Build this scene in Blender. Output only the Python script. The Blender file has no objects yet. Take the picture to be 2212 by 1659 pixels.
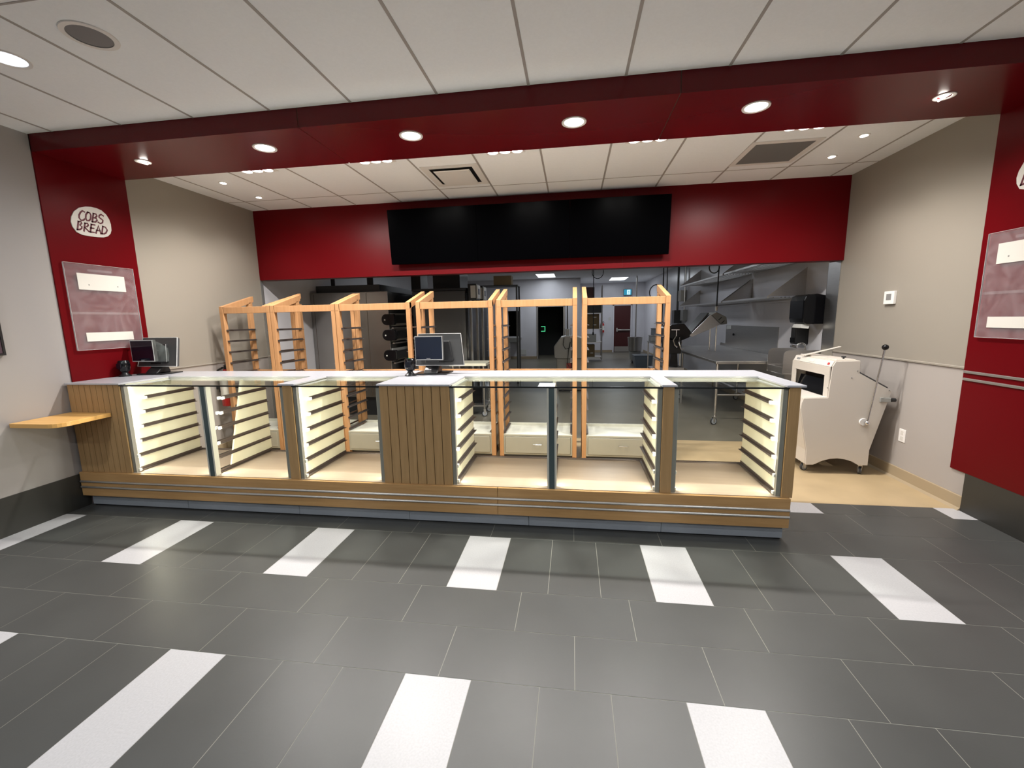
import bpy, bmesh, math, random
from mathutils import Vector, Matrix
random.seed(7)
SC = bpy.context.scene
COL = SC.collection
pi = math.pi

# ------------------------------------------------------------------ camera, world, exposure
cam_d = bpy.data.cameras.new('camera')
cam_d.sensor_fit = 'HORIZONTAL'; cam_d.sensor_width = 36.0
cam_d.lens = 36.0 * 916.2 / 2212.0
cam_d.clip_start = 0.05; cam_d.clip_end = 100
cam = bpy.data.objects.new('camera', cam_d); COL.objects.link(cam)
R_ = Vector((0.98998, 0.13994, -0.018884)); U_ = Vector((-0.002734, 0.152706, 0.988268)); F_ = Vector((-0.141182, 0.978314, -0.151559))
cam.matrix_world = Matrix(((R_.x, U_.x, -F_.x, 0.7491), (R_.y, U_.y, -F_.y, -2.8676), (R_.z, U_.z, -F_.z, 1.5869), (0, 0, 0, 1)))
SC.camera = cam
W = bpy.data.worlds.new('world'); SC.world = W; W.use_nodes = True
W.node_tree.nodes['Background'].inputs[0].default_value = (0.9, 0.95, 1, 1)
W.node_tree.nodes['Background'].inputs[1].default_value = 0.02
vs = SC.view_settings
vs.view_transform = 'Standard'; vs.look = 'None'; vs.gamma = 1.0; vs.use_curve_mapping = False
vs.exposure = 2.0
SC.display_settings.display_device = 'sRGB'
SC.cycles.max_bounces = 12; SC.cycles.diffuse_bounces = 8; SC.cycles.glossy_bounces = 4
SC.cycles.transparent_max_bounces = 16; SC.cycles.transmission_bounces = 6
SC.cycles.caustics_reflective = False; SC.cycles.caustics_refractive = False
SC.cycles.sample_clamp_indirect = 4.0

WARM = (1.0, 0.96, 0.91); NEUT = (1.0, 0.98, 0.96); COOL = (0.86, 0.92, 1.0)
# lamp powers in watts
P_FRONT = 43; P_BEAM = 14; P_EYE = 1.3; P_TRIPLE = 18; P_SMALL = 4.0; P_CASE = 1.6; P_KITCHEN = 7

# ------------------------------------------------------------------ room measures (metres)
XL, XR = -3.564, 3.824
ZC1, ZBB, ZC2 = 3.123, 2.991, 3.107
YBF, YBK, YR = 0.217, 0.944, 2.657
ZR = 2.185
ZT, ZP, ZB = 1.115, 1.101, 0.323       # counter top, underside of top, case deck
YP, YBB, YK = 0.160, 0.139, 0.184      # post fronts, base board front, plinth
KW, KL, KZ = 3.93, -3.60, 3.10         # kitchen right wall, left wall, ceiling

# ------------------------------------------------------------------ materials
def srgb(r, g, b):
    f = lambda c: (c/255/12.92) if c/255 <= 0.04045 else ((c/255 + 0.055)/1.055)**2.4
    return (f(r), f(g), f(b), 1)
def mat(name, col, rough=0.5, metal=0.0, spec=0.5, coat=0.0, noise=0.0, nscale=20, bump=0.0, bscale=200, stretch=None, emis=None, estr=0):
    m = bpy.data.materials.new(name); m.use_nodes = True
    nt = m.node_tree; b = nt.nodes['Principled BSDF']
    b.inputs['Base Color'].default_value = col; b.inputs['Roughness'].default_value = rough
    b.inputs['Metallic'].default_value = metal; b.inputs['Specular IOR Level'].default_value = spec
    b.inputs['Coat Weight'].default_value = coat; b.inputs['Coat Roughness'].default_value = 0.15
    if noise or bump:
        tc = nt.nodes.new('ShaderNodeTexCoord'); mp = nt.nodes.new('ShaderNodeMapping')
        nt.links.new(tc.outputs['Object'], mp.inputs[0])
        if stretch: mp.inputs['Scale'].default_value = stretch
    if noise:
        n = nt.nodes.new('ShaderNodeTexNoise'); n.inputs['Scale'].default_value = nscale; n.inputs['Detail'].default_value = 5
        nt.links.new(mp.outputs[0], n.inputs['Vector'])
        rp = nt.nodes.new('ShaderNodeValToRGB')
        rp.color_ramp.elements[0].position = 0.3; rp.color_ramp.elements[1].position = 0.7
        rp.color_ramp.elements[0].color = tuple(c*(1-noise) for c in col[:3]) + (1,)
        rp.color_ramp.elements[1].color = tuple(min(1, c*(1+noise)) for c in col[:3]) + (1,)
        nt.links.new(n.outputs[0], rp.inputs[0]); nt.links.new(rp.outputs[0], b.inputs['Base Color'])
    if bump:
        n2 = nt.nodes.new('ShaderNodeTexNoise'); n2.inputs['Scale'].default_value = bscale; n2.inputs['Detail'].default_value = 3
        nt.links.new(mp.outputs[0], n2.inputs['Vector'])
        bp = nt.nodes.new('ShaderNodeBump'); bp.inputs['Strength'].default_value = bump; bp.inputs['Distance'].default_value = 0.002
        nt.links.new(n2.outputs[0], bp.inputs['Height']); nt.links.new(bp.outputs[0], b.inputs['Normal'])
    if emis:
        b.inputs['Emission Color'].default_value = emis + (1,); b.inputs['Emission Strength'].default_value = estr
    return m
def glassy(name, tint, ior=1.45, rough=0.0, haze=0.0, hazecol=(.8, .8, .8, 1)):
    """thin pane: see-through with fresnel mirror reflection and optional milky film"""
    m = bpy.data.materials.new(name); m.use_nodes = True; nt = m.node_tree
    for n in list(nt.nodes): nt.nodes.remove(n)
    out = nt.nodes.new('ShaderNodeOutputMaterial'); tr = nt.nodes.new('ShaderNodeBsdfTransparent'); gl = nt.nodes.new('ShaderNodeBsdfGlossy')
    fr = nt.nodes.new('ShaderNodeFresnel'); mx = nt.nodes.new('ShaderNodeMixShader')
    tr.inputs[0].default_value = tint; gl.inputs['Roughness'].default_value = rough; fr.inputs[0].default_value = ior
    ge = nt.nodes.new('ShaderNodeNewGeometry'); iv = nt.nodes.new('ShaderNodeMath'); iv.operation = 'SUBTRACT'; iv.inputs[0].default_value = 1.0
    nt.links.new(ge.outputs['Backfacing'], iv.inputs[1]); ml = nt.nodes.new('ShaderNodeMath'); ml.operation = 'MULTIPLY'
    nt.links.new(fr.outputs[0], ml.inputs[0]); nt.links.new(iv.outputs[0], ml.inputs[1])
    nt.links.new(ml.outputs[0], mx.inputs[0]); nt.links.new(tr.outputs[0], mx.inputs[1]); nt.links.new(gl.outputs[0], mx.inputs[2])
    last = mx
    if haze:
        df = nt.nodes.new('ShaderNodeBsdfDiffuse'); df.inputs[0].default_value = hazecol
        tc = nt.nodes.new('ShaderNodeTexCoord'); nz = nt.nodes.new('ShaderNodeTexNoise'); nz.inputs['Scale'].default_value = 5; nz.inputs['Distortion'].default_value = 2.5
        nt.links.new(tc.outputs['Object'], nz.inputs['Vector'])
        mr = nt.nodes.new('ShaderNodeMapRange'); mr.inputs[1].default_value = .35; mr.inputs[2].default_value = .75
        mr.inputs[3].default_value = haze*.75; mr.inputs[4].default_value = haze*1.35
        nt.links.new(nz.outputs[0], mr.inputs[0])
        m2 = nt.nodes.new('ShaderNodeMixShader'); nt.links.new(mr.outputs[0], m2.inputs[0])
        nt.links.new(mx.outputs[0], m2.inputs[1]); nt.links.new(df.outputs[0], m2.inputs[2]); last = m2
    nt.links.new(last.outputs[0], out.inputs[0])
    return m
def emit(name, col, s):
    m = bpy.data.materials.new(name); m.use_nodes = True; nt = m.node_tree
    for n in list(nt.nodes): nt.nodes.remove(n)
    out = nt.nodes.new('ShaderNodeOutputMaterial'); e = nt.nodes.new('ShaderNodeEmission')
    e.inputs[0].default_value = tuple(col) + (1,); e.inputs[1].default_value = s
    nt.links.new(e.outputs[0], out.inputs[0]); return m
def wood(name, c1, c2, rough=0.4, axis=0, scale=1.0):
    m = bpy.data.materials.new(name); m.use_nodes = True; nt = m.node_tree; b = nt.nodes['Principled BSDF']
    tc = nt.nodes.new('ShaderNodeTexCoord'); mp = nt.nodes.new('ShaderNodeMapping')
    s = [14*scale]*3; s[axis] = 0.9*scale; mp.inputs['Scale'].default_value = s
    n = nt.nodes.new('ShaderNodeTexNoise'); n.inputs['Scale'].default_value = 3; n.inputs['Detail'].default_value = 8; n.inputs['Distortion'].default_value = .6
    rp = nt.nodes.new('ShaderNodeValToRGB'); rp.color_ramp.elements[0].position = .3; rp.color_ramp.elements[1].position = .72
    rp.color_ramp.elements[0].color = c1; rp.color_ramp.elements[1].color = c2
    nt.links.new(tc.outputs['Object'], mp.inputs[0]); nt.links.new(mp.outputs[0], n.inputs['Vector'])
    nt.links.new(n.outputs[0], rp.inputs[0]); nt.links.new(rp.outputs[0], b.inputs['Base Color'])
    b.inputs['Roughness'].default_value = rough; b.inputs['Specular IOR Level'].default_value = .22
    return m

M = {}
M['white_wall'] = mat('wall_paint', (.275, .245, .205, 1), .55, bump=.12, bscale=350)
M['white_wall2'] = mat('wall_paint_lower', (.36, .325, .30, 1), .5, bump=.1, bscale=350)
M['grey_wall'] = mat('front_wall_paint', (.31, .285, .272, 1), .55, bump=.12, bscale=350)
M['rear_wall'] = mat('rear_wall_paint', (.68, .67, .66, 1), .6)
M['kitchen_wall'] = mat('kitchen_panel', (.62, .61, .64, 1), .28, noise=.03, nscale=3)
M['red'] = mat('red_panel', (.108, .0022, .0042, 1), .33, spec=.12)
M['red_beam'] = mat('red_beam_panel', (.115, .003, .006, 1), .24, spec=.25)
M['ceiling'] = mat('ceiling_tile', (.87, .885, .90, 1), .75, bump=.25, bscale=500, noise=.015, nscale=60)
M['tbar'] = mat('ceiling_grid', (.36, .33, .31, 1), .5)
M['grout'] = mat('tile_grout', (.30, .29, .25, 1), .8)
M['tile'] = mat('grey_floor_tile', (.056, .0565, .054, 1), .38, spec=.45, noise=.10, nscale=2.2, bump=.08, bscale=90)
M['tile_white'] = mat('white_floor_tile', (.46, .45, .46, 1), .35, noise=.06, nscale=120)
M['base_tile'] = mat('dark_base_tile', (.028, .027, .024, 1), .4, noise=.08, nscale=3)
M['vinyl'] = mat('beige_vinyl', (.41, .305, .175, 1), .42, noise=.07, nscale=3.5)
M['vinyl_grey'] = mat('grey_kitchen_vinyl', (.14, .125, .096, 1), .40, noise=.08, nscale=3.0)
M['beige_base'] = mat('beige_cove_base', (.34, .265, .17, 1), .45)
M['oak'] = wood('light_oak', (.38, .215, .088, 1), (.46, .275, .118, 1), .42, 0)
M['oak_v'] = wood('light_oak_upright', (.33, .205, .092, 1), (.40, .25, .117, 1), .45, 2)
M['oak_rack'] = wood('maple_rack_wood', (.41, .21, .092, 1), (.48, .26, .125, 1), .4, 2)
M['oak_shelf'] = wood('maple_shelf', (.62, .34, .105, 1), (.70, .41, .14, 1), .35, 0)
M['groove'] = mat('plank_groove', (.05, .028, .012, 1), .7)
M['plinth'] = mat('plinth_grey', (.28, .30, .33, 1), .42, noise=.05, nscale=4)
M['steel'] = mat('brushed_steel', (.58, .56, .54, 1), .32, 1.0, noise=.05, nscale=8, stretch=(1, 1, 30))
M['oven_steel'] = mat('oven_steel', (.33, .32, .31, 1), .26, 1.0, noise=.05, nscale=3, bump=.25, bscale=2.2)
M['strip'] = mat('aluminium_strip', (.60, .58, .55, 1), .35, .9)
M['rail'] = mat('tray_rail_steel', (.20, .165, .15, 1), .35, .85)
M['rail_tip'] = mat('white_rail_tip', (.85, .82, .74, 1), .35)
M['trim'] = mat('grey_edge_trim', (.30, .285, .26, 1), .4, .3)
M['cream'] = mat('cream_panel', (.70, .68, .53, 1), .32)
M['cream_deck'] = mat('pale_deck', (.36, .28, .22, 1), .35, noise=.06, nscale=3, stretch=(1, 8, 1))
M['cab'] = mat('drawer_cream', (.33, .31, .255, 1), .4)
M['cabtop'] = mat('drawer_top', (.56, .55, .48, 1), .3, noise=.06, nscale=12)
M['quartz'] = mat('white_quartz', (.42, .42, .45, 1), .18, noise=.025, nscale=160)
M['inset'] = mat('glass_frame_white', (.50, .49, .43, 1), .3)
M['glass'] = glassy('pane_glass', (.96, .975, .965, 1), 1.22)
M['glass_top'] = glassy('counter_glass', (.93, .955, .94, 1), 1.28)
M['glass_edge'] = mat('dark_glass_edge', (.004, .006, .006, 1), .15)
M['mullion'] = mat('mullion_glass_edge', (.075, .105, .11, 1), .15, .3)
M['dark_pane'] = mat('added_dark_pane', (.012, .013, .016, 1), .08)  # for the pane added in the unseen rear wall
M['acrylic'] = glassy('acrylic_sheet', (.95, .95, .95, 1), 1.3, .05, haze=.09, hazecol=(.80, .70, .72, 1))
M['film'] = glassy('plastic_bag', (.9, .92, .9, 1), 1.4, .15, haze=.08, hazecol=(.6, .66, .62, 1))
M['paper'] = mat('white_paper', (.62, .59, .54, 1), .6)
M['paper_grey'] = mat('grey_paper', (.55, .55, .52, 1), .6)
M['black'] = mat('black_plastic', (.011, .011, .012, 1), .32)
M['black_gloss'] = mat('black_gloss', (.004, .004, .005, 1), .15, spec=.35)
M['screen'] = mat('display_glass', (.005, .006, .012, 1), .10)
M['screen_blue'] = mat('till_display_glass', (.010, .016, .034, 1), .16)
M['tv'] = mat('menu_screen_glass', (.0006, .0006, .0009, 1), .25, spec=.02)
M['dark_grey'] = mat('dark_grey_plastic', (.055, .055, .055, 1), .38)
M['edge_grey'] = mat('light_edge', (.5, .5, .49, 1), .35)
M['white_enamel'] = mat('white_enamel', (.58, .53, .47, 1), .33)
M['white_plastic'] = mat('white_plastic', (.75, .72, .69, 1), .4)
M['grille'] = mat('grey_grille', (.20, .195, .19, 1), .6)
M['speaker'] = mat('speaker_mesh', (.19, .18, .185, 1), .6)
M['chrome'] = mat('chrome', (.75, .75, .76, 1), .12, 1.0)
M['grey_paint'] = mat('grey_machine_paint', (.33, .33, .31, 1), .4)
M['oven_dark'] = mat('oven_dark_panel', (.075, .075, .075, 1), .3, .3)
M['wheel'] = mat('caster_wheel', (.30, .31, .33, 1), .4)
M['tyre'] = mat('caster_tyre', (.03, .03, .032, 1), .5)
M['red_paint'] = mat('red_bottle_paint', (.42, .018, .016, 1), .25)
M['label_white'] = mat('printed_label', (.70, .68, .62, 1), .5)
M['door_red'] = mat('dark_red_door', (.055, .008, .008, 1), .35)
M['cardboard'] = mat('cardboard', (.22, .15, .07, 1), .7)
M['blue'] = mat('blue_crate', (.02, .03, .10, 1), .4)
M['tub'] = mat('grey_blue_tub', (.16, .19, .22, 1), .4)
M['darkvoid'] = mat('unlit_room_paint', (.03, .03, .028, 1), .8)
M['art'] = mat('purple_print', (.05, .022, .035, 1), .5, noise=.5, nscale=8)
M['ink'] = mat('dark_red_ink', (.10, .012, .022, 1), .5)
M['lens_warm'] = emit('downlight_lens', (1, .95, .88), 4)
M['lens_small'] = emit('spot_lens', (1, .93, .84), 5)
M['lens_cool'] = emit('cool_downlight_lens', (.80, .88, 1.0), .9)
M['led'] = emit('led_strip', (1, .92, .70), .35)
M['troffer'] = emit('troffer_lens', (.90, .96, 1.0), 1.0)
M['sign_blue'] = emit('exit_sign_face', (.05, .40, .62), .18)
M['sign_white'] = emit('exit_sign_symbol', (.55, .85, 1), .35)
M['sign_green'] = emit('exit_glow_green', (.10, .80, .35), .2)
M['led_green'] = emit('scanner_green_light', (.1, .9, .3), .15)

# ------------------------------------------------------------------ mesh helpers
class MB:
    def __init__(s): s.v = []; s.f = []; s.mi = []; s.cur = 0
    def m(s, i): s.cur = i; return s
    def add(s, vs_, fs):
        o = len(s.v); s.v += [tuple(p) for p in vs_]
        for f in fs: s.f.append(tuple(o+i for i in f)); s.mi.append(s.cur)
        return s
    def box(s, x0, x1, y0, y1, z0, z1):
        if x0 > x1: x0, x1 = x1, x0
        if y0 > y1: y0, y1 = y1, y0
        if z0 > z1: z0, z1 = z1, z0
        return s.add([(x0,y0,z0),(x1,y0,z0),(x1,y1,z0),(x0,y1,z0),(x0,y0,z1),(x1,y0,z1),(x1,y1,z1),(x0,y1,z1)],
                     [(0,3,2,1),(4,5,6,7),(0,1,5,4),(1,2,6,5),(2,3,7,6),(3,0,4,7)])
    def prism(s, pts, axis, a, b):
        n = len(pts)
        def P(p, t):
            return {'x': (t, p[0], p[1]), 'y': (p[0], t, p[1]), 'z': (p[0], p[1], t)}[axis]
        vs_ = [P(p, a) for p in pts] + [P(p, b) for p in pts]
        fs = [tuple(range(n)), tuple(range(2*n-1, n-1, -1))] + [(i, i+n, (i+1) % n + n, (i+1) % n) for i in range(n)]
        return s.add(vs_, fs)
    def ring(s, c, d, r, seg, ref=None):
        d = Vector(d).normalized(); u = Vector(ref) if ref else (Vector((0,0,1)) if abs(d.z) < .9 else Vector((1,0,0)))
        a = d.cross(u).normalized(); b = d.cross(a)
        return [Vector(c) + a*(r*math.cos(2*pi*k/seg)) + b*(r*math.sin(2*pi*k/seg)) for k in range(seg)]
    def cyl(s, p0, p1, r0, r1=None, seg=16):
        r1 = r0 if r1 is None else r1
        d = Vector(p1)-Vector(p0)
        vs_ = s.ring(p0, d, r0, seg) + s.ring(p1, d, r1, seg)
        fs = [tuple(range(seg)), tuple(range(2*seg-1, seg-1, -1))] + [(i, i+seg, (i+1) % seg+seg, (i+1) % seg) for i in range(seg)]
        return s.add(vs_, fs)
    def tube(s, path, r, seg=8, closed=False):
        n = len(path); P = [Vector(p) for p in path]; vs_ = []
        ref = None
        for i in range(n):
            if closed: d = P[(i+1) % n]-P[i-1]
            else: d = P[min(i+1, n-1)]-P[max(i-1, 0)]
            d.normalize()
            if ref is None: ref = Vector((0,0,1)) if abs(d.z) < .9 else Vector((1,0,0))
            a = d.cross(ref); a.normalize(); b = d.cross(a); ref = -b if False else a.cross(d)
            vs_ += [P[i] + a*(r*math.cos(2*pi*k/seg)) + b*(r*math.sin(2*pi*k/seg)) for k in range(seg)]
        fs = []
        for i in range(n if closed else n-1):
            j = (i+1) % n
            fs += [(i*seg+k, i*seg+(k+1) % seg, j*seg+(k+1) % seg, j*seg+k) for k in range(seg)]
        if not closed: fs += [tuple(range(seg)), tuple(range(n*seg-1, (n-1)*seg-1, -1))]
        return s.add(vs_, fs)
    def lathe(s, prof, c, seg=24, axis='z', cap=True):
        vs_ = []
        for r, h in prof:
            for k in range(seg):
                a = 2*pi*k/seg; x, y = r*math.cos(a), r*math.sin(a)
                p = {'z': (x, y, h), 'x': (h, x, y), 'y': (x, h, y)}[axis]
                vs_.append((c[0]+p[0], c[1]+p[1], c[2]+p[2]))
        n = len(prof); fs = []
        for i in range(n-1):
            fs += [(i*seg+k, i*seg+(k+1) % seg, (i+1)*seg+(k+1) % seg, (i+1)*seg+k) for k in range(seg)]
        if cap and prof[0][0] > 1e-5: fs.append(tuple(range(seg)))
        if cap and prof[-1][0] > 1e-5: fs.append(tuple(range(n*seg-1, (n-1)*seg-1, -1)))
        return s.add(vs_, fs)
    def sphere(s, c, r, seg=16, rings=8, sz=1.0):
        return s.lathe([(max(1e-6, r*math.sin(pi*i/rings)), -r*sz*math.cos(pi*i/rings)) for i in range(rings+1)], c, seg)
    def hull(s, a, b):
        """box-like solid between two quads a (4 pts) and b (4 pts)"""
        return s.add(list(a)+list(b), [(0,3,2,1),(4,5,6,7),(0,1,5,4),(1,2,6,5),(2,3,7,6),(3,0,4,7)])

def root_of(o):
    while o.parent: o = o.parent
    return o
def build(name, mb, mats, parent=None, bev=0, smooth=False, loc=None):
    me = bpy.data.meshes.new(name)
    off = Vector(root_of(parent).location) if parent else (Vector(loc) if loc else Vector((0,0,0)))
    me.from_pydata([Vector(p)-off for p in mb.v], [], mb.f)
    mats = mats if isinstance(mats, (list, tuple)) else [mats]
    for k in mats: me.materials.append(M[k])
    for p, i in zip(me.polygons, mb.mi): p.material_index = min(i, len(mats)-1); p.use_smooth = smooth
    bm = bmesh.new(); bm.from_mesh(me); bmesh.ops.remove_doubles(bm, verts=bm.verts, dist=1e-6)
    bmesh.ops.recalc_face_normals(bm, faces=bm.faces)
    if smooth:
        for e in bm.edges:
            if len(e.link_faces) == 2 and e.calc_face_angle(0) > math.radians(38): e.smooth = False
    bm.to_mesh(me); bm.free()
    o = bpy.data.objects.new(name, me); COL.objects.link(o)
    if parent: o.parent = parent
    elif loc: o.location = loc
    if bev:
        md = o.modifiers.new('edge', 'BEVEL'); md.width = bev; md.segments = 2; md.limit_method = 'ANGLE'; md.angle_limit = math.radians(50)
    return o
def tag(o, label, cat, group=None):
    o['label'] = label; o['category'] = cat
    if group: o['group'] = group
    return o
def thing(name, label, cat, loc, group=None):
    o = bpy.data.objects.new(name, None); COL.objects.link(o); o.location = loc; o.empty_display_size = .1
    return tag(o, label, cat, group)
def struct(name, mb, mats, bev=0):
    o = build(name, mb, mats, None, bev); o['kind'] = 'structure'; return o
def lamp(kind, loc, power, col, parent=None, target=None, size=.1, angle=90, blend=.6, sx=None, sy=None, soft=.03):
    d = bpy.data.lights.new('lamp', kind); d.energy = power; d.color = col
    if kind == 'AREA':
        if sx: d.shape = 'RECTANGLE'; d.size = sx; d.size_y = sy
        else: d.shape = 'DISK'; d.size = size
    if kind == 'SPOT': d.spot_size = math.radians(angle); d.spot_blend = blend; d.shadow_soft_size = soft
    o = bpy.data.objects.new('lamp', d); COL.objects.link(o)
    off = Vector(root_of(parent).location) if parent else Vector((0,0,0))
    o.location = Vector(loc)-off
    dirv = (Vector(target)-Vector(loc)) if target else Vector((0,0,-1))
    o.rotation_euler = dirv.to_track_quat('-Z', 'Y').to_euler()
    if parent: o.parent = parent
    return o
def stand_up(L, dx, dy):
    z = -Vector((dx, dy, 0)).normalized(); y = Vector((0, 0, 1)); x = y.cross(z)
    L.rotation_euler = Matrix((x, y, z)).transposed().to_euler()
def arc(cx, cy, r, a0, a1, n=8):
    return [(cx+r*math.cos(math.radians(a0+(a1-a0)*i/n)), cy+r*math.sin(math.radians(a0+(a1-a0)*i/n))) for i in range(n+1)]
def rrect(x0, x1, y0, y1, r, n=5):
    return arc(x1-r, y1-r, r, 0, 90, n)+arc(x0+r, y1-r, r, 90, 180, n)+arc(x0+r, y0+r, r, 180, 270, n)+arc(x1-r, y0+r, r, 270, 360, n)

# ================================================================== SETTING
T = 0.305; G = 0.0016
YEND = -5.6
# ---- tiled shop floor
mb = MB()
mb.m(0).box(XL-.1, XR+.1, YEND, .845, -.06, -.0012)
def tile_rect(x0, x1, y0, y1, mi):
    x0 = max(x0, XL-.05); x1 = min(x1, XR+.05); y1 = min(y1, .845)
    if x1-x0 < .01 or y1-y0 < .01: return
    g = G if mi == 1 else G*.4
    mb.m(mi).add([(x0+g,y0+g,0),(x1-g,y0+g,0),(x1-g,y1-g,0),(x0+g,y1-g,0)], [(0,1,2,3)])
def strip_row(y0, y1, shift=0):
    for i in range(-14, 15): tile_rect(i*T, (i+1)*T, y0, y1, 2 if (i-shift) % 4 == 0 else 1)
def course(y0, y1, off):
    for i in range(-8, 9): tile_rect((2*i+off)*T, (2*i+2+off)*T, y0, y1, 1)
rows = [('s', .645, 1.25), ('c', .322, .645, -.5+2), ('c', 0, .322, .5), ('s', -.61, 0), ('c', -.925, -.61, -.5), ('c', -1.245, -.925, .5),
        ('s', -1.86, -1.245), ('c', -2.17, -1.86, -.5), ('c', -2.48, -2.17, .5), ('s', -3.09, -2.48), ('c', -3.4, -3.09, -.5), ('c', -3.7, -3.4, .5), ('s', -4.31, -3.7), ('c', -4.62, -4.31, -.5), ('c', -4.93, -4.62, .5), ('s', -5.54, -4.93)]
for r in rows:
    if r[0] == 's': strip_row(r[1], r[2])
    else: course(r[1], r[2], r[3])
struct('floor', mb, ['grout', 'tile', 'tile_white'])
struct('floor_service', MB().box(KL-.2, KW+.2, .845, 2.68, -.06, 0), 'vinyl')
struct('floor_kitchen', MB().box(KL-.2, KW+.2, 2.68, 18.2, -.06, 0), 'vinyl_grey')
# ---- front room walls
struct('wall_left', MB().box(XL-.25, XL-.012, YEND, YBF, 0, ZC1+.1), 'grey_wall')
struct('wall_right', MB().box(XR+.012, XR+.25, YEND, YBF+.6, 0, ZC1+.1), 'grey_wall')
struct('wall_rear', MB().box(XL-.25, XR+.25, YEND-.15, YEND, 0, .3).box(XL-.25, XR+.25, YEND-.15, YEND, 2.75, ZC1+.1).box(XL-.25, -1.5, YEND-.15, YEND, .3, 2.75).box(1.7, XR+.25, YEND-.15, YEND, .3, 2.75), 'rear_wall')
struct('window_added', MB().box(-1.5, 1.7, YEND-.12, YEND-.10, .3, 2.75), 'dark_pane')  # unseen dark pane added to cut reflections and bounce from the rear
struct('baseboard_left', MB().box(XL-.012, XL, YEND, .20, 0, .303), 'base_tile')
mb = MB(); yy = .806
while yy > YEND:
    mb.box(XR, XR+.012, max(YEND, yy-.604), yy, 0, .317); yy -= .607
struct('baseboard_right', mb, 'base_tile')
# ---- service area walls
mb = MB().box(XL-.25, XL-.015, YBF, 2.70, 0, ZC2+.1)
struct('wall_service_left', mb, 'white_wall')
struct('wall_service_right', MB().box(XR+.014, XR+.25, .80, 2.94, 0, ZC2+.1), 'white_wall')
struct('trim_1', MB().prism([(XL-.015, 1.112), (XL-.002, 1.116), (XL-.002, 1.126), (XL-.015, 1.130)], 'y', YBK, 2.70), 'white_wall')
struct('trim_2', MB().prism([(XR+.014, 1.124), (XR, 1.128), (XR, 1.140), (XR+.014, 1.145)], 'y', YBK, 2.70), 'white_wall')
struct('trim_3', MB().box(XL-.0165, XL-.013, YBK, 2.70, .1, 1.112), 'white_wall2')
struct('trim_4', MB().box(XR+.012, XR+.016, .81, 2.70, .118, 1.124), 'white_wall2')
struct('baseboard_service_right', MB().prism([(XR+.014, .118), (XR+.004, .112), (XR+.002, .02), (XR-.016, 0), (XR+.014, 0)], 'y', .81, 2.94), 'beige_base')
struct('baseboard_service_left', MB().prism([(XL-.015, .118), (XL-.005, .112), (XL-.003, .02), (XL+.016, 0), (XL-.015, 0)], 'y', YBK, 2.70), 'beige_base')
# stainless corner guards of the opening
struct('trim_5', MB().box(XR+.008, XR+.0145, 2.70, 2.945, 0, ZR).box(XR+.008, XR+.25, 2.94, 2.947, 0, ZR), 'steel')
struct('trim_6', MB().box(XL-.016, XL-.008, 2.655, 2.705, 0, ZR).box(XL-.25, XL-.008, 2.70, 2.706, 0, ZR), 'strip')
# ---- red portal
struct('wall_portal_left', MB().box(XL-.20, XL, YBF, YBK, 0, ZC1), 'red', .002)
struct('wall_portal_right', MB().box(XR-.002, XR+.20, YBF, YBK, .314, ZC1), 'red', .002)
xs = [XL-.2, -1.2305, 1.429, XR+.2]
mb = MB()
for a, b in zip(xs, xs[1:]): mb.box(a+.003, b-.003, YBF, YBK, ZBB, ZC1+.06)
mb.m(1).box(XL-.2, XR+.2, YBF+.003, YBK-.003, ZBB+.003, ZC1+.05)
struct('ceiling_portal', mb, ['red_beam', 'groove'])
struct('trim_7', MB().box(XR-.012, XR-.001, YBF-.0, YBK-.012, 1.098, 1.118).box(XR-.012, XR-.001, YBF, YBK-.012, 1.040, 1.060), 'strip', .003)
# ---- ceilings
def ceiling(name, x0, x1, y0, y1, z, crosses, seams):
    mb = MB(); mb.m(0).box(x0, x1, y0, y1, z, z+.08)
    for s_ in seams: mb.m(1).box(s_-.009, s_+.009, y0, y1, z-.0025, z+.01)
    for s_ in crosses: mb.m(1).box(x0, x1, s_-.005, s_+.005, z-.002, z+.01)
    struct(name, mb, ['ceiling', 'tbar'])
seams = [-.178+.6315*k for k in range(-5, 7)]
ceiling('ceiling', XL-.2, XR+.2, YEND, YBF-.004, ZC1, [-.945-1.22*k for k in range(4)], seams)
ceiling('ceiling_service', XL-.2, XR+.2, YBK+.002, YR, ZC2, [2.23], seams)
# ---- bulkhead
mb = MB(); xs = [XL-.013, -1.107, 1.352, XR+.013]
for a, b in zip(xs, xs[1:]): mb.box(a+.0012, b-.0012, YR, YR+.16, ZR, ZC2+.06)
mb.m(1).box(XL, XR, YR+.003, YR+.15, ZR+.003, ZC2+.05)
struct('wall_bulkhead', mb, ['red', 'groove'])
# ---- kitchen shell
struct('wall_kitchen_left', MB().box(KL-.2, KL, 2.70, 14.2, 0, KZ+.1), 'kitchen_wall')
struct('wall_kitchen_right', MB().box(KW, KW+.2, 2.94, 17.3, 0, KZ+.1), 'kitchen_wall')
mb = MB()
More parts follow.
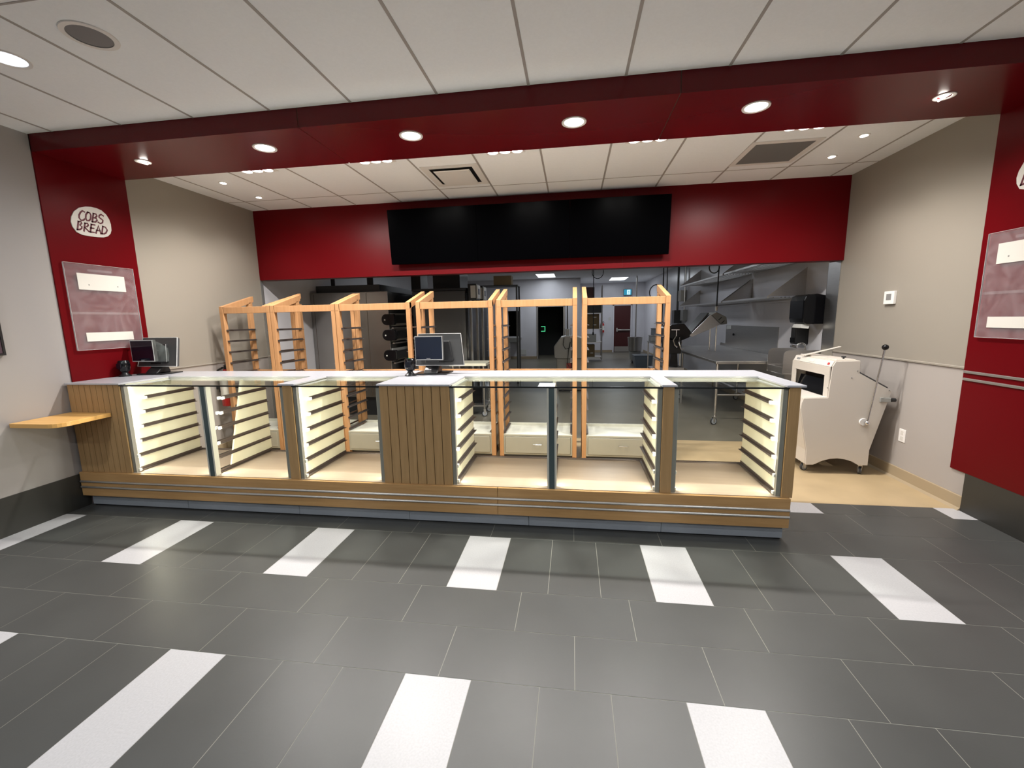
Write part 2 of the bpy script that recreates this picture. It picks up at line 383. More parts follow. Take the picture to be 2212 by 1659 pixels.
# far wall, left section with a hatch and an open doorway
mb.box(KL-.1, -1.80, 14, 14.2, 0, KZ+.1).box(-1.80, -1.313, 14, 14.2, 1.90, KZ+.1).box(-1.80, -1.313, 14, 14.2, 0, .888)
mb.box(-1.313, -.60, 14, 14.2, 0, KZ+.1).box(-.60, .39, 14, 14.2, 2.03, KZ+.1).box(.39, 1.04, 14, 14.2, 0, KZ+.1)
mb.box(.90, 1.04, 14.2, 17.2, 0, KZ+.1)
struct('wall_kitchen_far', mb, 'kitchen_wall')
struct('wall_kitchen_end', MB().box(.9, KW+.2, 17, 17.2, 0, KZ+.1), 'kitchen_wall')
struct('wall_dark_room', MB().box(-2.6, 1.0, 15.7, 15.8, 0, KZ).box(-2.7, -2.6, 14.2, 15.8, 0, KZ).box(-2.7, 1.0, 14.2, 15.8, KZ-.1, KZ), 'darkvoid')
struct('ceiling_kitchen', MB().box(KL-.2, KW+.2, YR+.16, 17.3, KZ, KZ+.1), 'ceiling')
# trims round the hatch and doorway
mb = MB()
for a, b, z0, z1 in ((-1.80, -1.313, .888, 1.90),):
    mb.box(a-.06, a, 13.97, 14.0, z0-.06, z1+.06).box(b, b+.06, 13.97, 14, z0-.06, z1+.06).box(a, b, 13.97, 14, z1, z1+.06).box(a, b, 13.97, 14, z0-.06, z0)
struct('window_1', mb, 'kitchen_wall')
d = struct('door_2', MB().box(-.66, -.60, 13.97, 14.2, 0, 2.09).box(.39, .45, 13.97, 14.2, 0, 2.09).box(-.66, .45, 13.97, 14.2, 2.03, 2.09), 'strip')
# red exit door
d = struct('door_1', MB().box(2.60, 3.32, 16.97, 17.02, .0, 2.09), 'door_red', .004)
fr = build('door_frame', MB().box(2.54, 2.60, 16.94, 17, 0, 2.15).box(3.32, 3.38, 16.94, 17, 0, 2.15).box(2.54, 3.38, 16.94, 17, 2.09, 2.15), 'kitchen_wall', d)
build('push_bar', MB().box(2.70, 2.76, 16.88, 16.97, .93, 1.10).box(2.76, 3.30, 16.88, 16.93, .98, 1.03), 'strip', d, .004)
build('kick_plate', MB().box(2.63, 3.29, 16.962, 16.969, .02, .26), 'steel', d)
struct('baseboard_kitchen', MB().box(KL, -.66, 13.98, 14, 0, .1).box(.45, .9, 13.98, 14, 0, .1).box(1.04, 2.54, 16.98, 17, 0, .1).box(KW-.012, KW, 2.95, 17, 0, .1), 'beige_base')
# corrugated steel splash panel behind the work table
struct('trim_8', MB().box(KW-.008, KW, 4.3, 6.6, .9, 1.38), 'steel')

# ================================================================== COUNTER
# ---- base: fascia, aluminium strips, plinth
cb = thing('counter_base', 'long light oak counter base with two aluminium strips above a grey plinth', 'counter', (-.65, .5, 0))
mb = MB(); XB = 2.242
mb.m(0).box(XL+.006, .187, YBB, YP+.0025, .109, ZB).box(.189, XB, YBB, YP+.0025, .109, ZB)
build('fascia_board', mb, 'oak', cb, .002)
build('end_board', MB().box(XB-.02, XB, YP+.003, .85, .109, ZB-.002), 'oak', cb, .002)
build('floor_board', MB().box(XL+.006, XB-.021, YP+.003, .85, .11, ZB-.001), 'oak', cb)
for z in (.240, .190):
    prof = [(YBB, z-.010)] + [(YBB-.011*math.cos(math.radians(t)), z+.010*math.sin(math.radians(t))) for t in range(-90, 91, 20)] + [(YBB, z+.010)]
    build('metal_strip', MB().prism(prof, 'x', XL+.01, XB-.002), 'strip', cb)
mb = MB()
for a, b in zip([XL+.04, -2.55, -1.5, -.54, .42, 1.40], [-2.553, -1.503, -.543, .417, 1.397, 2.225]): mb.box(a, b, YK, .82, .012, .108)
build('plinth', mb, 'plinth', cb)
build('foot_gasket', MB().box(XL+.05, 2.215, YK+.006, .81, 0, .012), 'black', cb)
# ---- plank-fronted cabinets
def plank_cabinet(label, x0, x1, n):
    c = thing('panelled_cabinet', label, 'cabinet', ((x0+x1)/2, .5, ZB), 'plank fronted counter cabinets')
    mb = MB(); w = (x1-x0)/n
    for i in range(n): mb.box(x0+i*w+(.0022 if i else 0), x0+(i+1)*w-(.0022 if i < n-1 else 0), YP, YP+.018, ZB, ZP)
    build('front_panel', mb, 'oak_v', c, .0015)
    build('backing', MB().box(x0+.002, x1-.002, YP+.012, YP+.03, ZB+.002, ZP-.002), 'groove', c)
    build('carcass', MB().box(x0+.003, x1-.003, YP+.031, .85, ZB, ZP-.001), 'cab', c)
    return c
plank_cabinet('oak plank fronted cabinet at the left end of the counter by the wall', XL+.012, -3.036, 9)
plank_cabinet('oak plank fronted cabinet in the middle of the counter under the till', -.718, -.166, 8)
# ---- display cases
RZ = [.965-.1235*k for k in range(6)]
def yfront(z): return max(.212, .183+(z-.35)*.27)     # raked front ends of the tray rails
def rails(parent, x, s, yb=.848, x_out=.026):
    for z in RZ:
        yf = yfront(z)
        r = build('tray_rail', MB().box(x, x+s*.004, yf, yb, z-.014, z+.012).box(x, x+s*x_out, yf, yb, z-.014, z-.010), 'rail', parent)
        build('rail_tip', MB().box(x, x+s*(x_out+.002), yf-.022, yf+.001, z-.016, z+.008), 'rail_tip', r, .002)
def case(label, x0, x1, left=None, right=None, mull=None, posts=()):
    c = thing('display_case', label, 'display case', ((x0+x1)/2, .5, ZB), 'lit glass display cases of the counter')
    build('deck', MB().box(x0, x1, YP+.003, .853, ZB, ZB+.004), 'cream_deck', c)
    build('rear_track', MB().box(x0+.004, x1-.004, .835, .853, ZB, ZB+.018), 'rail', c)
    for s, on in ((1, left), (-1, right)):
        x = x0 if s == 1 else x1
        p = build('side_panel', MB().box(x, x+s*.014, YP+.045, .84, ZB, ZP-.001), 'cream', c)
        build('edge_trim', MB().box(x, x+s*.031, YP+.012, YP+.044, ZB, ZP-.014), 'trim', c, .0015)
        build('light_strip', MB().box(x+s*.0145, x+s*.019, YP+.0455, YP+.052, ZB+.01, ZP-.02), 'led', c)
        rails(p, x+s*.014, s)
        L = lamp('AREA', (x+s*.0172, YP+.055, (ZB+ZP)/2), P_CASE, (1, .92, .74), c, target=(x+s*.5, YP+.33, (ZB+ZP)/2), sx=.012, sy=.72)
        stand_up(L, s*.88, .47)
    build('front_glass', MB().box(x0+.002, x1-.002, YP+.002, YP+.008, ZB+.001, ZP-.014), 'glass', c)
    build('top_glass_edge', MB().box(x0, x1, YP-.002, YP+.012, ZP-.013, ZP-.002), 'glass_edge', c)
    build('top_glass', MB().box(x0+.001, x1-.001, YP+.013, .598, ZP-.009, ZP-.003), 'glass_top', c)
    build('top_frame', MB().box(x0+.001, x1-.001, .599, .63, ZP-.03, ZP-.001).box(x0+.0145, x0+.036, YP+.05, .598, ZP-.022, ZP-.0095).box(x1-.036, x1-.0145, YP+.05, .598, ZP-.022, ZP-.0095), 'inset', c)
    for a, b in posts: build('post', MB().box(a, b, YP, .84, ZB, ZP-.0005), 'oak_v', c, .002)
    if mull is not None:
        m_ = build('mullion', MB().box(mull-.020, mull+.020, YP-.001, YP+.012, ZB, ZP-.014), 'mullion', c, .001)
        build('mullion_cheek', MB().box(mull-.034, mull-.0205, YP+.001, YP+.05, ZB, ZP-.014).box(mull+.0205, mull+.034, YP+.001, YP+.05, ZB, ZP-.014), 'inset', c)
        pp = [(.358, ZB+.03), (.575, ZP-.016), (.87, ZP-.016), (.87, ZB+.03)]
        p = build('partition', MB().prism(pp, 'x', mull-.008, mull+.008), 'cream', c)
        rails(p, mull+.008, 1, .868, .018); rails(p, mull-.008, -1, .868, .018)
        for s in (-1, 1):
            build('light_strip', MB().box(mull+s*.020, mull+s*.028, YP+.0505, YP+.053, ZB+.02, ZP-.03), 'led', c)
            L = lamp('AREA', (mull+s*.024, YP+.057, (ZB+ZP)/2), P_CASE, (1, .92, .74), c, sx=.012, sy=.72)
            stand_up(L, s*.88, .47)
    return c
case('wide lit display case with glass divider at the left, beside the end cabinet', -3.034, -1.532, True, False, -2.25, [(-1.530, -1.450)])
case('narrow lit display case just left of the middle plank cabinet', -1.448, -.720, True, False)
case('wide lit display case with glass divider just right of the middle plank cabinet', -.164, 1.374, True, True, .599, [(1.376, 1.450)])
case('narrow lit display case at the right end of the counter', 1.452, 2.186, False, True, None, [(2.188, 2.259)])
# ---- worktop: one slab with four notches for the glass
XT = 2.286
o_ = [(-3.02, -1.559), (-1.417, -.734), (-.154, 1.365), (1.466, 2.165)]
pts = [(XL+.002, .996), (XL+.002, .148)]
for a, b in o_: pts += [(a, .148), (a, .60), (b, .60), (b, .148)]
pts += [(XT, .148), (XT, .996)]
tag(build('countertop', MB().prism(pts, 'z', ZP, ZT), 'quartz', None, .0015, loc=(-.6, .6, ZP)), 'white quartz worktop running the whole length of the bakery counter', 'countertop')
# ---- wall shelf
sp = [(XL+.001, -.252), (XL+.33, -.252)] + arc(XL+.33, -.152, .10, -90, 0, 6)[1:] + [(-3.15, .10), (-3.15, .158), (XL+.001, .158)]
tag(build('wall_shelf', MB().prism(sp, 'z', .826, .860), 'oak_shelf', None, .003, loc=(-3.35, 0, .826)), 'light wood corner shelf with a rounded edge at the left counter end', 'shelf')

# ================================================================== BREAD RACKS
def bread_rack(label, x0, x1, mid=False):
    y0, y1 = 1.654, 2.165; pw = .046
    r = thing('bread_rack', label, 'rack', ((x0+x1)/2, 1.9, 0), 'wooden bread racks behind the counter')
    for x in (x0, x1-pw):
        build('post', MB().box(x, x+pw, y0, y0+.055, .01, 1.79), 'oak_rack', r, .0025)
        build('post', MB().box(x, x+pw, y1-.085, y1-.025, .01, 1.855), 'oak_rack', r, .0025)
        sl = [(y0, 1.79), (y0, 1.725), (y1, 1.872), (y1, 1.937)]
        sl = [(y0-.001, 1.715), (y1, 1.862), (y1, 1.935), (y0-.001, 1.792)]
        build('side_rail', MB().prism(sl, 'x', x, x+pw), 'oak_rack', r, .0025)
    build('top_rail', MB().box(x0+pw, x1-pw, y0+.006, y0+.03, 1.712, 1.785), 'oak_rack', r, .0025)
    build('back_rail', MB().box(x0+pw, x1-pw, y1-.075, y1-.05, .93, 1.0), 'oak_rack', r, .002)
    for x, s in ((x0+pw, 1), (x1-pw, -1)):
        for k in range(10):
            z = 1.515-.1297*k
            build('tray_slide', MB().box(x, x+s*.003, y0+.02, y1-.02, z-.010, z+.010).box(x, x+s*.024, y0+.02, y1-.02, z-.010, z-.006), 'rail', r)
    d = build('drawer_unit', MB().box(x0+pw+.001, x1-pw-.001, y0+.002, y0+.02, .09, .106).box(x0+pw+.001, x1-pw-.001, y0+.002, y0+.02, .298, .316)
              .box(x0+pw+.001, x0+pw+.018, y0+.002, y0+.02, .106, .298).box(x1-pw-.018, x1-pw-.001, y0+.002, y0+.02, .106, .298)
              .box(x0+pw+.001, x1-pw-.001, y0+.02, y1-.09, .09, .316), 'cab', r)
    build('drawer_top', MB().box(x0+pw+.001, x1-pw-.001, y0+.002, y1-.09, .3165, .322).box(x0+pw+.001, x1-pw-.001, y1-.088, y1-.07, .25, .352), 'cabtop', r)
    df = build('drawer', MB().box(x0+pw+.021, x1-pw-.021, y0-.004, y0+.018, .110, .294), 'cab', r, .002)
    xc = (x0+x1)/2
    hy = y0-.028
    build('handle', MB().tube([(xc-.045, y0-.004, .215), (xc-.045, hy, .215), (xc+.045, hy, .215), (xc+.045, y0-.004, .215)], .0045, 8), 'chrome', df)
    build('plinth', MB().box(x0+pw, x1-pw, y0+.06, y1-.1, 0, .088), 'black', r)
    return r
RA = bread_rack('leftmost wooden bread rack, against the white wall above the fire extinguisher', -3.360, -2.712)
bread_rack('second wooden bread rack from the left wall, before the grey kitchen wall', -2.706, -1.908)
bread_rack('third wooden bread rack from the left, in front of the steel oven doors', -1.902, -1.022)
bread_rack('wooden bread rack standing right behind the middle till', -.954, -.100)
bread_rack('second wooden bread rack from the right, before the dark doorway', -.055, .795)
bread_rack('rightmost wooden bread rack, before the red kitchen door', .852, 1.726)
for a, b in ((1.79, 1.84), (2.285, 2.345)): build('post', MB().box(-2.815, -2.768, a, b, .01, 1.83), 'oak_rack', RA, .002)
build('side_rail', MB().prism([(1.67, 1.73), (2.345, 1.90), (2.345, 1.965), (1.67, 1.795)], 'x', -2.815, -2.768), 'oak_rack', RA, .002)

# ================================================================== TILLS AND SCANNERS
def till(label, cx, cy, mx0, mx1, film):
    """cx,cy: base centre; the customer display faces the shop, the main screen faces the staff"""
    t = thing('till', label, 'till', (cx, cy, ZT), 'tills on the counter')
    z = ZT
    build('base_plate', MB().prism(rrect(cx-.15, cx+.15, cy-.11, cy+.12, .015), 'z', z, z+.010), 'black', t, .002)
    build('stand', MB().prism([(cy-.09, z+.010), (cy+.07, z+.010), (cy+.055, z+.06), (cy+.02, z+.16), (cy-.03, z+.16), (cy-.02, z+.07), (cy-.06, z+.04)], 'x', cx-.07, cx+.06), 'black', t, .008)
    dx = mx0+.02; yd = cy-.09
    d = build('customer_display', MB().box(dx, dx+.255, yd, yd+.032, z+.127, z+.338), 'dark_grey', t, .005)
    build('display_rim', MB().box(dx+.002, dx+.253, yd-.003, yd, z+.129, z+.336), 'edge_grey', d)
    build('display_glass', MB().box(dx+.008, dx+.247, yd-.005, yd-.002, z+.136, z+.330), 'screen_blue' if not film else 'screen', d)
    build('maker_plate', MB().box(dx+.105, dx+.140, yd-.0058, yd-.005, z+.142, z+.146), 'edge_grey', d)
    # main screen, leaning back towards the staff, its rear shell to the shop
    y0, y1 = cy-.03, cy+.06
    a = [(mx0, y0, z+.075), (mx1+.045, y0, z+.075), (mx1+.045, y0+.03, z+.07), (mx0, y0+.03, z+.07)]
    b = [(mx0, y1, z+.352), (mx1, y1, z+.352), (mx1, y1+.03, z+.347), (mx0, y1+.03, z+.347)]
    s = build('main_screen', MB().hull(a, b), 'dark_grey', t, .008)
    def lerp(u, v, off=0):
        x = mx0+(mx1-mx0+.045*(1-v))*u; return (x, y0+(y1-y0)*v+off, z+.075+(.352-.075)*v)
    build('screen_rim', MB().tube([lerp(0, 0, -.001), lerp(1, 0, -.001), lerp(1, 1, -.001), lerp(0, 1, -.001)], .004, 6, True), 'edge_grey', s)
    build('rear_housing', MB().hull([lerp(.28, .14, -.028), lerp(.80, .14, -.028), lerp(.80, .14, .01), lerp(.28, .14, .01)], [lerp(.28, .78, -.028), lerp(.74, .78, -.028), lerp(.74, .78, .01), lerp(.28, .78, .01)]), 'black', s, .008)
    build('display_arm', MB().box(cx-.05, cx+.04, yd+.033, y0+.04, z+.16, z+.235), 'black', t, .004)
    if film:
        w = dx+.255
        build('plastic_wrap', MB().add([(w, yd-.004, z+.34), (w+.06, yd+.03, z+.30), (w+.095, yd+.06, z+.25), (w+.098, yd+.06, z+.18), (w+.095, yd+.05, z+.125), (w, yd-.004, z+.125), (w+.05, yd+.0, z+.2)],
              [(0, 1, 6), (1, 2, 6), (2, 3, 6), (3, 4, 6), (4, 5, 6), (5, 0, 6)]), 'film', t)
    return t
till('black till with a rear customer display on the middle of the counter', -.49, .80, -.645, -.245, False)
till('black till with plastic film on its display, at the left counter end', -3.33, .80, -3.535, -3.14, True)
def scanner(label, x, y, green):
    t = thing('barcode_scanner', label, 'scanner', (x, y, ZT), 'barcode scanners on the counter')
    z = ZT
    build('foot', MB().lathe([(.048, 0), (.047, .008), (.032, .02), (.022, .035), (.026, .045)], (x, y, z), 20), 'black', t, 0, True)
    prof = [(.024, .04), (.040, .055), (.048, .085), (.048, .12), (.043, .142), (.034, .152), (1e-5, .154)]
    b = build('head', MB().lathe(prof, (x, y, z), 20), 'black_gloss', t, 0, True)
    build('scan_window', MB().box(x-.025, x+.025, y-.0505, y-.044, z+.075, z+.125), 'screen', b, .003)
    if green: build('status_light', MB().sphere((x, y-.02, z+.151), .006, 8, 6), 'led_green', b)
    pts = [(x+.03, y+.01, z+.004), (x+.045, y-.005, z+.004), (x+.062, y-.02, z+.004)]
    build('cord', MB().tube(pts, .0025, 6), 'black', t)
scanner('black barcode scanner with a green light beside the middle till', -.650, .64, True)
scanner('black barcode scanner on the counter against the left red wall', -3.490, .60, False)

# ================================================================== SCREENS, SIGNS, MENU HOLDERS
for k, (x0, x1) in enumerate(((-1.575, -.432), (-.430, .712), (.714, 1.872))):
    lab = ['left one of the three black menu screens on the red bulkhead', 'middle one of the three black menu screens on the red bulkhead', 'right one of the three black menu screens on the red bulkhead'][k]
    t = thing('menu_screen', lab, 'screen', ((x0+x1)/2, 2.55, 2.65), 'menu screens on the red bulkhead')
    a = [(x0, 2.535, 2.313), (x1, 2.535, 2.313), (x1, 2.58, 2.313), (x0, 2.58, 2.313)]
    b = [(x0, 2.475, 2.972), (x1, 2.475, 2.972), (x1, 2.52, 2.972), (x0, 2.52, 2.972)]
    s = build('housing', MB().hull(a, b), 'tv', t, .001)
    def q(x, z): return (x, 2.535-(z-2.313)*.06/.659-.0016, z)
    build('screen_face', MB().hull([q(x0+.008, 2.322), q(x1-.008, 2.322), (x1-.008, 2.536, 2.322), (x0+.008, 2.536, 2.322)], [q(x0+.008, 2.963), q(x1-.008, 2.963), (x1-.008, 2.478, 2.963), (x0+.008, 2.478, 2.963)]), 'tv', t)
    build('wall_bracket', MB().box((x0+x1)/2-.2, (x0+x1)/2+.2, 2.57, 2.655, 2.5, 2.8), 'black', t)

def wallpt(side, u, v, d):
    """u right, v up as the viewer reads, d out of the wall; centre of panel at y=.575"""
    return (XL+d, .575+u, v) if side < 0 else (XR-.002-d, .575-u, v)
SIGN = [(-0.03, 0.127), (0.013, 0.135), (0.057, 0.135), (0.099, 0.125), (0.135, 0.096), (0.155, 0.058), (0.164, 0.015), (0.161, -0.039), (0.147, -0.073), (0.12, -0.101), (0.083, -0.117), (0.032, -0.124), (-0.017, -0.127), (-0.092, -0.127), (-0.135, -0.111), (-0.16, -0.071), (-0.167, -0.029), (-0.158, 0.012), (-0.131, 0.062), (-0.084, 0.105)]
STROKES = [
  [(-0.05, 0.078), (-0.062, 0.084), (-0.08, 0.068), (-0.096, 0.04), (-0.099, 0.015), (-0.087, -0.002), (-0.068, 0.003), (-0.057, 0.014)],
  [(-0.021, 0.08), (-0.039, 0.058), (-0.046, 0.027), (-0.039, 0.005), (-0.023, 0.008), (-0.006, 0.027), (0.001, 0.062), (-0.007, 0.079), (-0.021, 0.08)],
  [(0.024, 0.08), (0.004, 0.005)],
  [(0.024, 0.08), (0.046, 0.08), (0.051, 0.066), (0.037, 0.049), (0.016, 0.042), (0.043, 0.042), (0.047, 0.027), (0.031, 0.008), (0.004, 0.005)],
  [(0.105, 0.079), (0.09, 0.087), (0.072, 0.075), (0.067, 0.058), (0.083, 0.047), (0.097, 0.037), (0.091, 0.015), (0.071, 0.003), (0.055, 0.01)],
  [(-0.11, -0.017), (-0.128, -0.088)],
  [(-0.11, -0.017), (-0.089, -0.015), (-0.086, -0.027), (-0.103, -0.047), (-0.088, -0.056), (-0.093, -0.073), (-0.111, -0.086), (-0.128, -0.088)],
  [(-0.059, -0.021), (-0.077, -0.09)],
  [(-0.059, -0.021), (-0.038, -0.018), (-0.033, -0.031), (-0.048, -0.05), (-0.067, -0.056), (-0.038, -0.088)],
  [(-0.008, -0.021), (-0.026, -0.09)],
  [(-0.008, -0.021), (0.019, -0.02)],
  [(-0.017, -0.054), (0.006, -0.053)],
  [(-0.026, -0.09), (0.004, -0.088)],
  [(0.02, -0.09), (0.052, -0.019), (0.06, -0.088)],
  [(0.029, -0.065), (0.057, -0.064)],
  [(0.088, -0.019), (0.07, -0.086)],
  [(0.088, -0.019), (0.11, -0.022), (0.122, -0.045), (0.107, -0.073), (0.087, -0.086), (0.07, -0.086)],
]
def ribbon(mb, side, pts, w, v0, d0, d1):
    P = [Vector((p[0], p[1])) for p in pts]
    n = len(P); Ls = []; Rs = []
    for i in range(n):
        dvec = (P[min(i+1, n-1)]-P[max(i-1, 0)]); dvec.normalize(); nn = Vector((-dvec.y, dvec.x))*w
        e = Vector((0, 0))
        if i == 0: e = -dvec*w
        if i == n-1: e = dvec*w
        Ls.append(P[i]+nn+e); Rs.append(P[i]-nn+e)
    for i in range(n-1):
        qd = [Ls[i], Rs[i], Rs[i+1], Ls[i+1]]
        mb.hull([wallpt(side, c.x, v0+c.y, d0) for c in qd], [wallpt(side, c.x, v0+c.y, d1) for c in qd])
def sign(side, label):
    v0 = 2.523
    t = thing('wall_sign', label, 'sign', wallpt(side, 0, v0, 0), 'bread signs on the red side panels')
    n = len(SIGN); vs_ = [wallpt(side, u, v0+v, .0008) for u, v in SIGN] + [wallpt(side, u, v0+v, .008) for u, v in SIGN]
    mb = MB().add(vs_, [tuple(range(n)), tuple(range(2*n-1, n-1, -1))]+[(i, i+n, (i+1) % n+n, (i+1) % n) for i in range(n)])
    build('plaque', mb, 'paper', t)
    mb = MB()
    for s_ in STROKES: ribbon(mb, side, s_, .0062, v0, .008, .0098)
    build('lettering', mb, 'ink', t)
sign(-1, 'white pebble shaped sign lettered in dark red on the left red panel')
sign(1, 'white pebble shaped sign at the right edge of view on the right red panel')
def holder(side, label):
    t = thing('menu_holder', label, 'menu holder', wallpt(side, 0, 1.76, 0), 'acrylic menu holders on the red side panels')
    b = lambda mb, u0, u1, v0, v1, d0, d1: mb.hull([wallpt(side, u, v, d0) for u, v in ((u0,v0),(u1,v0),(u1,v1),(u0,v1))], [wallpt(side, u, v, d1) for u, v in ((u0,v0),(u1,v0),(u1,v1),(u0,v1))])
    build('acrylic_panel', b(MB(), -.292, .292, 1.385, 2.140, .016, .022), 'acrylic', t)
    build('mounting_strip', b(b(MB(), -.29, .29, 1.70, 1.72, .001, .0155), -.1, .1, 2.08, 2.1, .001, .0155), 'acrylic', t)
    build('acrylic_edge', b(b(b(b(MB(), -.2945, -.2925, 1.385, 2.14, .012, .024), .2925, .2945, 1.385, 2.14, .012, .024), -.292, .292, 2.1405, 2.1425, .014, .024), -.292, .292, 1.3825, 1.3845, .014, .024), 'edge_grey', t)
    p = build('paper_strip', b(MB(), -.205, .197, 1.915, 2.058, .0225, .0235), 'paper', t)
    b2 = MB()
    for u in (-.12, .125): b2 = b(b2, u-.005, u+.005, 1.955, 1.965, .0235, .0242)
    build('pin_mark', b2, 'grille', p)
    build('paper_strip', b(MB(), -.208, .203, 1.458, 1.537, .0225, .0235), 'paper', t)
holder(-1, 'clear acrylic menu holder with two white paper strips on the left red panel')
holder(1, 'clear acrylic menu holder with white paper strips on the right red panel')
pf = thing('wall_picture', 'dark purple print on the left wall at the edge of view', 'picture', (XL, -.5, 1.7))
build('print', MB().box(XL-.011, XL+.014, -.93, -.21, 1.40, 2.35), 'art', pf, .002)
build('frame', MB().box(XL-.011, XL+.018, -.21, -.195, 1.385, 2.365).box(XL-.011, XL+.018, -.93, -.21, 1.385, 1.40).box(XL-.011, XL+.018, -.945, -.93, 1.385, 2.365).box(XL-.011, XL+.018, -.93, -.21, 2.35, 2.365), 'black', pf)

# ================================================================== CEILING FITTINGS
def downlight(label, x, y, z, r, lens, power, col, group, angle=170):
    t = thing('downlight', label, 'ceiling light', (x, y, z), group)
    build('trim_ring', MB().lathe([(r, 0), (r+.016, -.001), (r+.014, -.006), (r, -.005), (r-.004, -.002)], (x, y, z), 32, cap=False), 'white_plastic', t, 0, True)
    build('lens', MB().lathe([(r, -.0012), (1e-5, -.0022)], (x, y, z), 32), lens, t)
    lamp('SPOT', (x, y, z-.02), power, col, t, angle=angle, blend=.75, soft=r)
    return t
for x, lab in ((-1.717, 'first round downlight from the left in the red beam'), (-.482, 'second round downlight from the left in the red beam'), (.755, 'third round downlight from the left in the red beam'), (1.989, 'rightmost round downlight in the red beam')):
    downlight(lab, x, .497, ZBB, .074, 'lens_warm', P_BEAM, NEUT, 'round downlights in the red beam')
fl = [(-2.475, -.60), (-2.475, -2.3), (-2.475, -4.0), (.05, -2.3), (.05, -4.0), (2.58, -.60), (2.58, -2.3), (2.58, -4.0)]  # only the first is in view; the rest are added to light the shop
labs = ['cool white ceiling downlight at the far left of the tiled shop ceiling', 'unseen left ceiling downlight added in the middle row', 'unseen left ceiling downlight added in the rear row', 'unseen middle ceiling downlight added behind the camera', 'unseen middle ceiling downlight added in the rear row', 'unseen ceiling downlight added at the right above the shop floor', 'unseen right ceiling downlight added in the middle row', 'unseen right ceiling downlight added in the rear row']
for (x, y), lab, k in zip(fl, labs, (.34, .60, .75, .10, 1.25, .30, .58, .75)):
    downlight(lab, x, y, ZC1, .085, 'lens_cool', P_FRONT*k, (.92, .97, 1), 'downlights in the shop ceiling', 176)
def eyeball(label, x, y, z, tgt, power, r=.042, group='small spotlights', angle=80, col=NEUT):
    t = thing('spotlight', label, 'ceiling light', (x, y, z), group)
    build('trim_ring', MB().lathe([(r*.9, 0), (r*1.35, -.001), (r*1.3, -.005), (r*.95, -.006), (r*.8, -.002)], (x, y, z), 24, cap=False), 'white_plastic', t, 0, True)
    d = (Vector(tgt)-Vector((x, y, z))).normalized()
    c = Vector((x, y, z-.004))
    build('lens', MB().cyl(c, c+d*.006, r*.8, r*.75, 20), 'lens_small', t)
    lamp('SPOT', c+d*.02, power, col, t, target=tgt, angle=angle, blend=.7, soft=.03)
eyeball('small tilted spotlight at the left end of the red beam', -2.929, .565, ZBB, (XL, .58, 2.0), P_EYE, .045, 'tilted spotlights in the red beam')
eyeball('small tilted spotlight at the right end of the red beam', 3.184, .574, ZBB, (XR, .58, 2.0), P_EYE, .045, 'tilted spotlights in the red beam')
for (x, y, lab, tx) in ((-3.013, 1.534, 'front one of two small spotlights over the left end of the racks', -3.3), (-3.031, 2.09, 'rear one of two small spotlights over the left end of the racks', -3.3), (3.253, 1.496, 'front one of two small spotlights over the bread slicer', 3.45), (3.269, 1.996, 'rear one of two small spotlights over the bread slicer', 3.45)):
    eyeball(lab, x, y, ZC2, (tx, y+.1, 0.5), P_SMALL, .034, 'small spotlights in the service ceiling', 105, WARM)
tl = ['leftmost three lamp fitting behind the red beam', 'second three lamp fitting from the left behind the red beam', 'middle three lamp fitting behind the red beam', 'fourth three lamp fitting from the left behind the red beam', 'rightmost three lamp fitting behind the red beam']
for (x, y), lab in zip(((-2.365, 1.235), (-1.111, 1.220), (.134, 1.222), (1.387, 1.200), (2.636, 1.190)), tl):
    t = thing('spotlight_trio', lab, 'ceiling light', (x, y, ZC2), 'three lamp fittings in the service ceiling')
    build('housing', MB().box(x-.18, x+.18, y-.075, y+.075, ZC2-.006, ZC2), 'white_plastic', t, .002)
    for i in (-1, 0, 1):
        c = (x+i*.112, y, ZC2-.006)
        l = build('lamp_head', MB().lathe([(.056, 0), (.056, -.006), (.049, -.010), (.047, -.003)], c, 20, cap=False), 'white_plastic', t, 0, True)
        build('lens', MB().lathe([(.047, -.004), (1e-5, -.009)], c, 20), 'lens_small', l)
        lamp('SPOT', (c[0], c[1], c[2]-.02), P_TRIPLE, WARM, t, target=(c[0]+i*.15, y+.55 if i else y-.25, 1.0), angle=150, blend=.6, soft=.035)
# speaker, diffuser, return grille
t = thing('ceiling_speaker', 'round grey speaker in the shop ceiling at the upper left', 'speaker', (-1.805, -.685, ZC1))
build('rim', MB().lathe([(.094, 0), (.122, -.001), (.120, -.006), (.096, -.006)], (-1.805, -.685, ZC1), 36, cap=False), 'white_plastic', t, 0, True)
build('mesh_cover', MB().lathe([(.097, -.003), (.05, -.0065), (1e-5, -.007)], (-1.805, -.685, ZC1), 36), 'speaker', t, 0, True)
t = thing('air_diffuser', 'square white air diffuser with a plate in the service ceiling', 'vent', (-.485, 1.81, ZC2))
cx, cy = -.482, 1.81
build('frame', MB().box(cx-.295, cx+.295, cy-.32, cy-.25, ZC2-.006, ZC2).box(cx-.295, cx+.295, cy+.25, cy+.32, ZC2-.006, ZC2).box(cx-.295, cx-.225, cy-.25, cy+.25, ZC2-.006, ZC2).box(cx+.225, cx+.295, cy-.25, cy+.25, ZC2-.006, ZC2), 'white_plastic', t, .002)
build('throat', MB().box(cx-.224, cx+.224, cy-.249, cy+.249, ZC2-.003, ZC2-.001), 'black', t)
build('plate', MB().hull([(cx-.18, cy-.20, ZC2-.022), (cx+.18, cy-.20, ZC2-.022), (cx+.18, cy+.20, ZC2-.022), (cx-.18, cy+.20, ZC2-.022)], [(cx-.19, cy-.21, ZC2-.014), (cx+.19, cy-.21, ZC2-.014), (cx+.19, cy+.21, ZC2-.014), (cx-.19, cy+.21, ZC2-.014)]), 'white_plastic', t)
